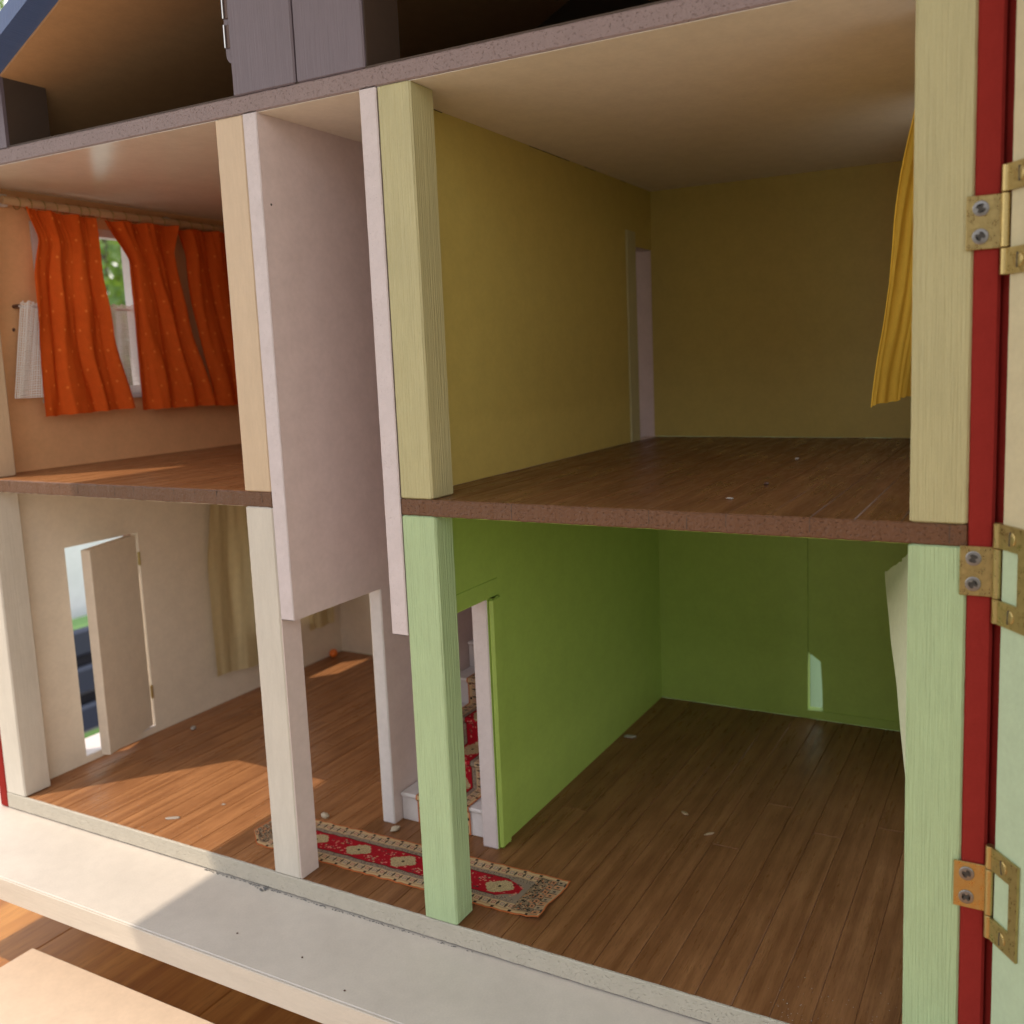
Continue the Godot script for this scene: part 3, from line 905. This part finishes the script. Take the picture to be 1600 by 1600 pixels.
func attic(h: Node) -> void:
	var slope := 0.50
	var rx := 0.265
	var ry := 0.482 + (rx - 0.0267) * slope
	var y_at := func(x: float) -> float: return ry - absf(x - rx) * slope
	# roof: two boards with a front edge that overhangs the facade, lined inside
	var roof := holder("roof", h)
	for s in [-1.0, 1.0]:
		var e: float = rx + s * 0.375
		var ye: float = y_at.call(e)
		var poly := PackedVector2Array([Vector2(rx, ry), Vector2(e, ye), Vector2(e, ye + 0.0115), Vector2(rx, ry + 0.0115)])
		var st := mb()
		prism(st, poly, -0.375, 0.0142)
		put("roof_board", done(st), mats.roof_blue, roof)
		st = mb()
		var e2: float = rx + s * 0.3275
		poly = PackedVector2Array([Vector2(rx, ry - 0.0002), Vector2(e2, y_at.call(e2) - 0.0002), Vector2(e2, y_at.call(e2) - 0.0017), Vector2(rx, ry - 0.0017)])
		prism(st, poly, -0.351, -0.0008)
		put("roof_lining", done(st), mats.roof_lining, roof)
	var st := mb()
	var b := PackedVector2Array([Vector2(-0.062, H2T), Vector2(0.592, H2T), Vector2(rx, ry)])
	prism(st, b, -0.358, -0.3512)
	put("attic_back_wall", done(st), mats.attic_wall, h)
	put("attic_boards", panel_mesh(1, H2T + 0.0001, H2T + 0.0010, -0.06, -0.351, 0.585, -0.0008), mats.attic_wall, h)
	# corner blocks and the double middle post on the front
	for s in [-1.0, 1.0]:
		st = mb()
		var xi: float = rx + s * 0.2398
		var xo: float = rx + s * 0.3270
		prism(st, PackedVector2Array([Vector2(xi, H2T + 0.0001), Vector2(xo, H2T + 0.0001), Vector2(xi, y_at.call(xi) - 0.0004)]), -0.030, -0.0022)
		put("corner_block", done(st), mats.attic_wall, h)
		st = mb()
		prism(st, PackedVector2Array([Vector2(xi, H2T + 0.0001), Vector2(xo, H2T + 0.0001), Vector2(xi, y_at.call(xi) - 0.0004)]), -0.0021, 0.0)
		put("face_board", done(st), mats.attic_post, h)
	st = mb()
	bar(st, Vector3(0.2190, H2T + 0.0001, -0.0024), Vector3(0.2620, 0.578, 0.0004), 1, 0.0008, 0.0004, 30)
	put("face_board", done(st), mats.attic_post, h)
	st = mb()
	bar(st, Vector3(0.2195, H2T + 0.0001, -0.030), Vector3(0.3056, 0.578, -0.0025), 1, 0.0004)
	put("post_core", done(st), mats.attic_wall, h)
	st = mb()
	bar(st, Vector3(0.2626, H2T + 0.0001, -0.0024), Vector3(0.3058, 0.578, 0.0), 1, 0.0008, 0.0004, 30)
	put("face_board", done(st), mats.attic_post, h)
	# magnetic catch on the left of the middle post
	var c := holder("door_catch", h)
	var body := PackedVector2Array()
	for k in 7:
		var a := PI + k * PI / 12.0
		body.append(Vector2(0.2196 + cos(a) * 0.0046, 0.4595 + sin(a) * 0.0050))
	body.append(Vector2(0.2196, 0.500))
	body.append(Vector2(0.2150, 0.500))
	st = mb()
	prism(st, body, -0.016, -0.0012)
	put("catch_body", done(st), mats.attic_post, c)
	for y in [0.4625, 0.4770]:
		put("recess", bar_mesh(Vector3(0.2163, y, -0.0013), Vector3(0.2185, y + 0.0115, -0.0008), 1, 0.0002), mats.brown_plastic, c)
		put("magnet_plate", bar_mesh(Vector3(0.2155, y, -0.0014), Vector3(0.21625, y + 0.0115, 0.0002), 1, 0.0001), mats.steel, c)

func facade_door(h: Node) -> void:
	# the right half of the facade, swung wide open on three brass hinges
	var a := deg_to_rad(DOOR_ANGLE)
	var dx := Vector3(-cos(a), 0, sin(a))      # along the door, away from the hinges
	var n := Vector3(-sin(a), 0, -cos(a))      # out of its inner face
	var t := Transform3D(Basis(dx, Vector3.UP, n), Vector3(0.5880, 0, 0.0030))
	var d := holder("facade_door", h)
	put("door_panel", bar_mesh(Vector3(0.0012, -0.0085, -0.0095), Vector3(0.318, 0.432, -0.0014), 1, 0.0006), mats.red, d, t)
	put("door_lining", bar_mesh(Vector3(0.0008, H1 - 0.004, -0.0013), Vector3(0.317, 0.431, 0.0), 1, 0.0005, 0.0003, 40), mats.door_cream, d, t)
	put("door_lining", bar_mesh(Vector3(0.0008, -0.0075, -0.0013), Vector3(0.317, H1 - 0.0042, 0.0), 1, 0.0005, 0.0003, 40), mats.door_green, d, t)
	for y in [0.3388, 0.2110, 0.0847]: hinge(h, y, t)

func hinge(h: Node, y: float, door: Transform3D) -> void:
	var g := holder("hinge", h)
	# leaf on the house
	var st := mb()
	bar(st, Vector3(0.5740, y - 0.0095, 0.0004), Vector3(0.5862, y + 0.0095, 0.0014), 1, 0.00025, 0.0001, 8)
	put("leaf", done(st), mats.brass, g)
	# knuckles
	st = mb()
	rod(st, Vector3(0.5870, y - 0.0094, 0.0026), Vector3(0.5870, y + 0.0094, 0.0026), 0.00165, 16)
	rod(st, Vector3(0.5870, y - 0.0190, 0.0026), Vector3(0.5870, y - 0.0097, 0.0026), 0.00165, 16)
	rod(st, Vector3(0.5870, y + 0.0097, 0.0026), Vector3(0.5870, y + 0.0190, 0.0026), 0.00165, 16)
	put("knuckle", done(st), mats.brass, g)
	# U-shaped leaf on the door
	st = mb()
	var t := door * Transform3D(Basis.IDENTITY, Vector3(0, y, 0))
	var u := PackedVector2Array([Vector2(-0.0012, 0.0190), Vector2(0.0158, 0.0190), Vector2(0.0158, -0.0190), Vector2(-0.0012, -0.0190), Vector2(-0.0012, -0.0098), Vector2(0.0111, -0.0098), Vector2(0.0111, 0.0098), Vector2(-0.0012, 0.0098)])
	prism(st, u, 0.0002, 0.0012, t)
	put("leaf", done(st), mats.brass, g)
	for k in [-1.0, 1.0]:
		var cross := Transform3D(Basis(Vector3(0, 0, 1), rng.randf() * PI), Vector3(0.5788, y + k * 0.0049, 0.0014))
		screw(g, cross, 0.0028, true, mats.screw)
		screw(g, t * Transform3D(Basis(Vector3(0, 0, 1), 1.45 + rng.randf() * 0.3), Vector3(0.0072, k * 0.0145, 0.0012)), 0.0027, false, mats.brass)

func screw(g: Node, t: Transform3D, r: float, crossed: bool, m: Material) -> void:
	var st := mb()
	lathe(st, [Vector2(0.0, 0.00062), Vector2(r * 0.55, 0.00058), Vector2(r * 0.9, 0.00045), Vector2(r, 0.0003), Vector2(r, -0.0002)], 22, t)
	put("screw", done(st), m, g)
	var w := r * (0.17 if crossed else 0.11)
	var l := r * (0.60 if crossed else 0.97)
	var p := PackedVector2Array()
	if crossed:
		for q in [[l, w], [w, w], [w, l], [-w, l], [-w, w], [-l, w], [-l, -w], [-w, -w], [-w, -l], [w, -l], [w, -w], [l, -w]]: p.append(Vector2(q[0], q[1]))
	else:
		for q in [[l, w], [-l, w], [-l, -w], [l, -w]]: p.append(Vector2(q[0], q[1]))
	st = mb()
	prism(st, p, 0.0, 0.00064, t)
	put("screw_slot", done(st), mats.slot_metal, g)

# ------------------------------------------------------------------ curtains, runners
# A hanging cloth beside a wall: s runs along z, v from top (0) to hem (1); zl / zr give its two edges, xo how far it stands off.
func drape(zl: Array, zr: Array, y_top: Array, y_hem: Array, xo: Array, folds: float, amp: Array, phase: float, side := 1.0, x_wall := -0.050, nu := 72, nv := 40, rib := 0.0) -> ArrayMesh:
	var st := mb(true)
	var nz := noise(int(phase * 100) + 7, 1.0, 2)
	var g: Array = []
	for v in nv + 1:
		var row: Array = []
		var f := float(v) / nv
		for u in nu + 1:
			var s := float(u) / nu
			var z := lerpf(curve_at(zl, f), curve_at(zr, f), s)
			var y := lerpf(lerpf(y_top[0], y_top[1], s), lerpf(y_hem[0], y_hem[1], s), f)
			var warp := s + 0.10 * nz.get_noise_2d(s * 2.2, f * 0.9) + 0.035 * f * nz.get_noise_2d(s * 6.0, 40.0 + f * 1.4)
			var loose := clampf(1.0 + 0.9 * nz.get_noise_2d(s * 3.0 + 80.0, f * 1.2), 0.25, 1.7)
			var wav := sin(TAU * folds * warp + phase) * loose
			wav += 0.40 * sin(TAU * folds * 1.9 * warp + phase * 2.3) * (1.0 - 0.6 * f)
			wav += 0.30 * sin(TAU * folds * 4.1 * s + phase) * maxf(0.0, 1.0 - f * 5.0)
			var x := x_wall + side * (curve_at(xo, f) + curve_at(amp, f) * wav + rib * absf(sin(PI * s * nu / 8.0)))
			row.append(Vector3(x, y + 0.0006 * nz.get_noise_2d(s * 9.0, f * 3.0), z + curve_at(amp, f) * 0.35 * cos(TAU * folds * s + phase)))
		g.append(row)
	var w := absf(curve_at(zr, 1.0) - curve_at(zl, 1.0)) * 1.4
	var hh := absf(y_top[0] - y_hem[0])
	for v in nv:
		for u in nu:
			var c := Vector2(float(u) / nu * w, float(v) / nv * hh)
			var du := Vector2(w / nu, 0)
			var dv := Vector2(0, hh / nv)
			quad(st, g[v][u], g[v][u + 1], g[v + 1][u + 1], g[v + 1][u], Vector3(side, 0, 0), c, c + du, c + du + dv, c + dv)
	st.index()
	st.generate_normals()
	return st.commit()

func curtain(called: String, label: String, group: String, m: Material, mesh: ArrayMesh, rings: Array, rail: Vector2, ring_r := 0.0042) -> Node3D:
	var o := thing(called, label, "curtain", Vector3.ZERO, group)
	(m as StandardMaterial3D).cull_mode = BaseMaterial3D.CULL_DISABLED
	put("cloth", mesh, m, o)
	for z in rings:
		put("ring", ring_mesh(ring_r, 0.00035), mats.brass, o, Transform3D(Basis(Vector3.RIGHT, PI / 2) * Basis(Vector3.UP, rng.randf_range(-0.3, 0.3)), Vector3(rail.x, rail.y - 0.0012, z)))
	return o

func textiles() -> void:
	var oc: Material = mats.orange_cloth
	var rail := Vector2(-0.0485, 0.4192)
	curtain("orange_curtain", "orange dotted curtain nearest the front, left of the bright window gap", "orange curtains on the left wall", oc,
		drape([[0, -0.0490], [0.14, -0.0575], [0.32, -0.0520], [0.6, -0.0495], [1, -0.0470]], [[0, -0.1060], [0.3, -0.1050], [0.6, -0.1075], [1, -0.1200]], [0.4142, 0.4135], [0.2672, 0.2690], [[0, 0.009], [0.2, 0.010], [1, 0.013]], 3.1, [[0, 0.0040], [0.15, 0.0022], [0.5, 0.0030], [1, 0.0026]], 0.7),
		[-0.0505, -0.059, -0.069, -0.0785, -0.088, -0.0975, -0.1045], rail)
	curtain("orange_curtain", "middle orange dotted curtain, right of the bright window gap", "orange curtains on the left wall", oc,
		drape([[0, -0.1105], [0.2, -0.1290], [0.35, -0.1290], [1, -0.1285]], [[0, -0.1760], [0.15, -0.1720], [0.5, -0.1800], [1, -0.1985]], [0.4125, 0.4150], [0.2668, 0.2668], [[0, 0.009], [0.2, 0.010], [1, 0.013]], 2.9, [[0, 0.0042], [0.15, 0.0024], [0.5, 0.0030], [1, 0.0028]], 2.1),
		[-0.113, -0.1245, -0.136, -0.148, -0.160, -0.172], rail)
	curtain("orange_curtain", "furthest orange dotted curtain, half hidden by the peach post", "orange curtains on the left wall", oc,
		drape([[0, -0.1835], [0.15, -0.1880], [0.4, -0.1890], [1, -0.2030]], [[0, -0.2450], [1, -0.2600]], [0.4135, 0.4160], [0.2655, 0.2640], [[0, 0.009], [1, 0.012]], 2.7, [[0, 0.0040], [0.15, 0.0024], [1, 0.0028]], 4.0),
		[-0.187, -0.199, -0.211, -0.223, -0.235], rail)
	# net curtain: real threads
	var st := mb()
	var P := func(s: float, f: float) -> Vector3:
		var z := lerpf(lerpf(-0.0455, -0.1550, s), lerpf(-0.0300, -0.1560, s), f)
		return Vector3(-0.0480 + 0.0022 * sin(s * 40.0 + f) * (0.4 + 0.6 * f) + 0.004 * f, lerpf(0.3490 + 0.0012 * sin(s * 170.0), 0.2815, f), z)
	for k in 92:
		for v in 8:
			rod(st, P.call(k / 91.0, v / 8.0), P.call(k / 91.0, (v + 1) / 8.0), 0.00034 if k % 2 else 0.00048, 4)
	for k in 40:
		for u in 40:
			rod(st, P.call(u / 40.0, k / 39.0), P.call((u + 1) / 40.0, k / 39.0), 0.00034 if k % 2 else 0.00048, 4)
	tag(put("net_curtain", done(st), mats.net_thread, self), "white net half curtain flaring out behind the front orange curtain", "curtain")
	var cc: Material = mats.cream_cloth
	curtain("cream_curtain", "cream curtain on the lower left wall beside the little open door", "cream curtains in the lower left room", cc,
		drape([[0, -0.1880], [0.4, -0.1810], [1, -0.1800]], [[0, -0.2480], [1, -0.2400]], [0.1890, 0.1890], [0.0290, 0.0230], [[0, 0.006], [1, 0.006]], 1.6, [[0, 0.0022], [1, 0.0016]], 1.0, 1.0, -0.0464),
		[-0.190, -0.203, -0.216], Vector2(-0.041, 0.1885), 0.0034)
	curtain("cream_curtain", "cream curtain in the far corner, glimpsed through the hall opening", "cream curtains in the lower left room", cc,
		drape([[0, -0.296], [1, -0.298]], [[0, -0.338], [1, -0.334]], [0.1890, 0.1890], [0.036, 0.036], [[0, 0.006], [1, 0.006]], 1.8, [[0, 0.0022], [1, 0.0018]], 2.0, 1.0, -0.0464),
		[-0.300, -0.316, -0.331], Vector2(-0.041, 0.1885), 0.0034)
	curtain("yellow_curtain", "ribbed golden yellow curtain swinging out from behind the yellow post", "", mats.yellow_cloth,
		drape([[0, -0.046], [0.233, -0.0484], [0.42, -0.0554], [0.557, -0.0602], [0.644, -0.0678], [0.774, -0.0773], [1, -0.0809]], [[0, -0.170], [1, -0.235]], [0.4190, 0.4190], [0.2680, 0.2655], [[0, 0.020], [0.5, 0.033], [1, 0.046]], 1.6, [[0, 0.0016], [1, 0.0018]], 0.4, -1.0, 0.5757, 720, 24, 0.0005),
		[-0.06, -0.085, -0.11, -0.135, -0.16], Vector2(0.5557, 0.4215), 0.0036)
	curtain("pale_green_curtain", "pale green curtain hanging crooked behind the right green post", "", mats.pale_green_cloth,
		drape([[0, -0.0549], [0.21, -0.0648], [0.459, -0.0737], [0.716, -0.0811], [1, -0.088]], [[0, -0.150], [1, -0.175]], [0.1950, 0.1850], [0.0600, 0.0570], [[0, 0.036], [0.5, 0.032], [1, 0.028]], 1.3, [[0, 0.0005], [0.3, 0.0010], [1, 0.0014]], 1.2, -1.0, 0.5757),
		[-0.138, -0.148], Vector2(0.5450, 0.1985), 0.0036)
	# hall runner
	var o := thing("hall_rug", "long red paper rug with pale diamonds lying across the hall doorway", "rug")
	put("paper", runner_mesh(), mats.rug, o)
	# stair runner
	st = mb()
	var rise := H1 / 12.0
	var pts: Array = [[-0.0820, rise * 0.98]]
	var path: Array = []
	for k in 11:
		var z := -0.0835 - k * 0.0215
		path.append(Vector2(z + 0.0008, k * rise + (0.0003 if k == 0 else 0.0012)))
		path.append(Vector2(z + 0.0010, (k + 1) * rise - 0.0040))
		path.append(Vector2(z + 0.0028, (k + 1) * rise - 0.0018))
		path.append(Vector2(z + 0.0022, (k + 1) * rise + 0.0007))
		path.append(Vector2(z - 0.0190, (k + 1) * rise + 0.0009))
	var along := 0.0
	for q in path.size() - 1:
		var a: Vector2 = path[q]
		var b: Vector2 = path[q + 1]
		var l := a.distance_to(b)
		var u0 := along / 0.216
		var u1 := (along + l) / 0.216
		var nn := Vector3(0, absf(b.x - a.x), absf(b.y - a.y))
		quad(st, Vector3(0.2475, a.y, a.x), Vector3(0.2880, a.y, a.x), Vector3(0.2880, b.y, b.x), Vector3(0.2475, b.y, b.x), nn, Vector2(u0, 0), Vector2(u0, 1), Vector2(u1, 1), Vector2(u1, 0))
		along += l
	var sr := thing("stair_runner", "red patterned paper runner climbing the white hall stairs", "rug")
	put("paper", done(st), mats.rug, sr)

func runner_mesh() -> ArrayMesh:
	var st := mb()
	var nu := 90
	var nv := 12
	var nz := noise(31, 1.0, 3)
	var at := func(u: float, v: float, low: bool) -> Vector3:
		# v = 0 back edge, 1 front edge; cut by hand, so its outline wanders
		var x := lerpf(0.1555, 0.3700, u)
		var zb := -0.0588 - 0.0030 * u + 0.0010 * nz.get_noise_2d(u * 22.0, 1.0)
		var zf := -0.0190 - 0.0025 * u + 0.0010 * nz.get_noise_2d(u * 22.0, 50.0)
		var z := lerpf(zb, zf, v)
		if u < 0.06: z = lerpf(-0.0405, z, clampf(0.45 + u / 0.06 * 0.55, 0, 1)) # left end trimmed to a blunt point
		x += (0.0007 * sin(v * 7.0) + 0.0012 * nz.get_noise_2d(v * 12.0, 90.0)) * (1.0 if u > 0.97 else 0.0) - 0.0015 * (1.0 - v) * (1.0 if u > 0.97 else 0.0)
		var y := 0.00045 + 0.0008 * maxf(0.0, nz.get_noise_2d(u * 8.0, v * 1.5 + 9.0)) + 0.0022 * maxf(0.0, u - 0.93) / 0.07 * v * v + 0.0010 * maxf(0.0, 0.05 - u) / 0.05
		if low: y = 0.0002
		return Vector3(x, y, z)
	for v in nv:
		for u in nu:
			var u0 := float(u) / nu
			var u1 := float(u + 1) / nu
			var v0 := float(v) / nv
			var v1 := float(v + 1) / nv
			quad(st, at.call(u0, v0, false), at.call(u1, v0, false), at.call(u1, v1, false), at.call(u0, v1, false), Vector3.UP, Vector2(u0, v0), Vector2(u1, v0), Vector2(u1, v1), Vector2(u0, v1))
			if v == nv - 1:
				quad(st, at.call(u0, 1, false), at.call(u1, 1, false), at.call(u1, 1, false) - Vector3(0, 0.0003, 0), at.call(u0, 1, false) - Vector3(0, 0.0003, 0), Vector3(0, 0, 1), Vector2(u0, 0.995), Vector2(u1, 0.995), Vector2(u1, 0.998), Vector2(u0, 0.998))
	return done(st)

# ------------------------------------------------------------------ crumbs and dust
func pebble(r: Vector3, seed_: int) -> ArrayMesh:
	var s := SphereMesh.new()
	s.radius = 1.0; s.height = 2.0; s.radial_segments = 12; s.rings = 7
	var nz := noise(seed_, 0.9, 2)
	var st := SurfaceTool.new()
	st.create_from(s, 0)
	var arr := st.commit_to_arrays()
	var v: PackedVector3Array = arr[Mesh.ARRAY_VERTEX]
	for q in v.size(): v[q] = v[q] * (1.0 + 0.35 * nz.get_noise_3dv(v[q])) * r
	arr[Mesh.ARRAY_VERTEX] = v
	var am := ArrayMesh.new()
	am.add_surface_from_arrays(Mesh.PRIMITIVE_TRIANGLES, arr)
	st = SurfaceTool.new()
	st.create_from(am, 0)
	st.generate_normals()
	return st.commit()

func small_things() -> void:
	var list := [
		["crumb", "pale crumb on the floor behind the beige hall post", Vector3(0.1851, 0.0015, -0.0640), Vector3(0.0030, 0.0018, 0.0022), "shell"],
		["crumb", "pale shell-like flake on the floor before the first white stair", Vector3(0.2391, 0.0012, -0.0692), Vector3(0.0034, 0.0014, 0.0024), "shell"],
		["crumb", "small tan chip in the middle of the green room floor", Vector3(0.4013, 0.0006, -0.1614), Vector3(0.0032, 0.0008, 0.0014), "crumb"],
		["crumb", "thin brown sliver on the green room floor right of the tan chip", Vector3(0.4239, 0.0006, -0.1429), Vector3(0.0034, 0.0006, 0.0010), "crumb"],
		["crumb", "white bit of fluff on the lower left room floor by the door", Vector3(-0.0217, 0.0016, -0.1361), Vector3(0.0024, 0.0018, 0.0022), "lint"],
		["crumb", "grey flake by the left wall near the back of the green room", Vector3(0.3205, 0.0008, -0.2600), Vector3(0.0050, 0.0009, 0.0028), "lint"],
		["crumb", "dark speck on the yellow room floor near the right post", Vector3(0.4760, H1 + 0.0007, -0.0885), Vector3(0.0022, 0.0008, 0.0012), "brown_plastic"],
		["crumb", "pale speck near the front edge of the yellow room floor", Vector3(0.4724, H1 + 0.0005, -0.0378), Vector3(0.0020, 0.0005, 0.0007), "lint"],
		["crumb", "tiny white speck towards the back of the yellow room floor", Vector3(0.4655, H1 + 0.0006, -0.1997), Vector3(0.0016, 0.0007, 0.0010), "lint"],
	]
	var k := 0
	for q in list:
		var o := put(q[0], pebble(q[3], 60 + k), mats[q[4]], self, Transform3D(Basis(Vector3.UP, k * 1.3), q[2]))
		tag(o, q[1], "crumb", "crumbs on the floors")
		k += 1
	for q in [["pale dried paint smear on the sunlit floor of the lower left room", Vector3(0.0898, 0.00012, -0.0222), Vector3(0.0050, 0.00012, 0.0020)], ["small pale paint fleck behind the smear on the sunlit floor", Vector3(0.1070, 0.0002, -0.0500), Vector3(0.0015, 0.0002, 0.0009)]]:
		var o := put("paint_smear", pebble(q[2], 80 + k), mats.lint, self, Transform3D(Basis(Vector3.UP, 0.5), q[1]))
		tag(o, q[0], "paint smear", "paint smears on the floor")
		k += 1
	var bead := SphereMesh.new()
	bead.radius = 0.0042; bead.height = 0.0084; bead.radial_segments = 20; bead.rings = 10
	tag(put("orange_bead", bead, mats.orange_bead, self, Transform3D(Basis.IDENTITY, Vector3(-0.0400, 0.0042, -0.3295))), "tiny orange bead on the floor in the far left corner", "bead")
	# dust lying on the boards: nobody could count it
	var mm := MultiMesh.new()
	mm.transform_format = MultiMesh.TRANSFORM_3D
	mm.mesh = pebble(Vector3.ONE, 99)
	var spots: Array = []
	var r := RandomNumberGenerator.new()
	r.seed = 8
	for n in 330:
		var p := Vector3(r.randf_range(-0.05, 0.57), 0.0, -0.004 - 0.30 * pow(r.randf(), 1.7))
		if n % 3 == 0: p = Vector3(0.53 + r.randfn() * 0.02, 0, -0.012 + r.randfn() * 0.012)
		elif n % 3 == 1: p = Vector3(r.randf_range(-0.03, 0.2), 0, -0.004 - absf(r.randfn()) * 0.02)
		elif n % 5 == 0: p.y = H1
		if p.z > -0.003 or p.x > 0.574: continue
		if p.y > 0.1 and p.x > 0.222 and p.x < 0.314: continue
		var s := r.randf_range(0.00006, 0.00018) * (2.0 if r.randf() < 0.05 else 1.0)
		spots.append(Transform3D(Basis(Vector3.UP, r.randf() * TAU).scaled(Vector3(s * r.randf_range(0.8, 2.0), s * 0.6, s)), p + Vector3(0, s * 0.3, 0)))
	mm.instance_count = spots.size()
	for n in spots.size(): mm.set_instance_transform(n, spots[n])
	var mi := MultiMeshInstance3D.new()
	mi.name = "dust"
	mi.multimesh = mm
	mi.material_override = mats.lint
	add_child(mi, true)
	tag(mi, "fine pale dust scattered over the brown floors", "dust", "", "stuff")
	var fm := MultiMesh.new()
	fm.transform_format = MultiMesh.TRANSFORM_3D
	fm.mesh = pebble(Vector3.ONE, 98)
	var fs: Array = []
	for n in 190:
		var x := 0.145 + 0.20 * pow(r.randf(), 1.6)
		var clump := 1.0 + 2.2 * exp(-pow((x - 0.196) / 0.006, 2.0)) + 0.8 * exp(-pow((x - 0.238) / 0.004, 2.0))
		var s := r.randf_range(0.00015, 0.00042) * clump
		fs.append(Transform3D(Basis(Vector3.UP, r.randf() * TAU).scaled(Vector3(s * 1.6, s * 0.5, s * 0.6)), Vector3(x, -0.0115 + s * 0.3, 0.0003 + absf(r.randfn()) * 0.0005 * clump)))
	fm.instance_count = fs.size()
	for n in fs.size(): fm.set_instance_transform(n, fs[n])
	var fi := MultiMeshInstance3D.new()
	fi.name = "fluff"
	fi.multimesh = fm
	fi.material_override = mats.fluff
	add_child(fi, true)
	tag(fi, "dark fluff caught in the joint between the floor edge and the ledge", "fluff", "", "stuff")
	# specks of dirt on the ledge
	for q in [[0, "dark speck on the ledge below the beige hall post", Vector3(0.214, -0.0114, 0.040)], [0, "dark speck on the ledge between the two hall posts", Vector3(0.262, -0.0114, 0.041)], [0, "dark speck on the ledge near its front edge left of the green post", Vector3(0.300, -0.0114, 0.052)]]:
		var o := put("dirt_speck", pebble(Vector3(0.0006, 0.0003, 0.0005), 70), mats.brown_plastic, self, Transform3D(Basis.IDENTITY, q[2]))
		tag(o, q[1], "speck", "specks on the ledge")
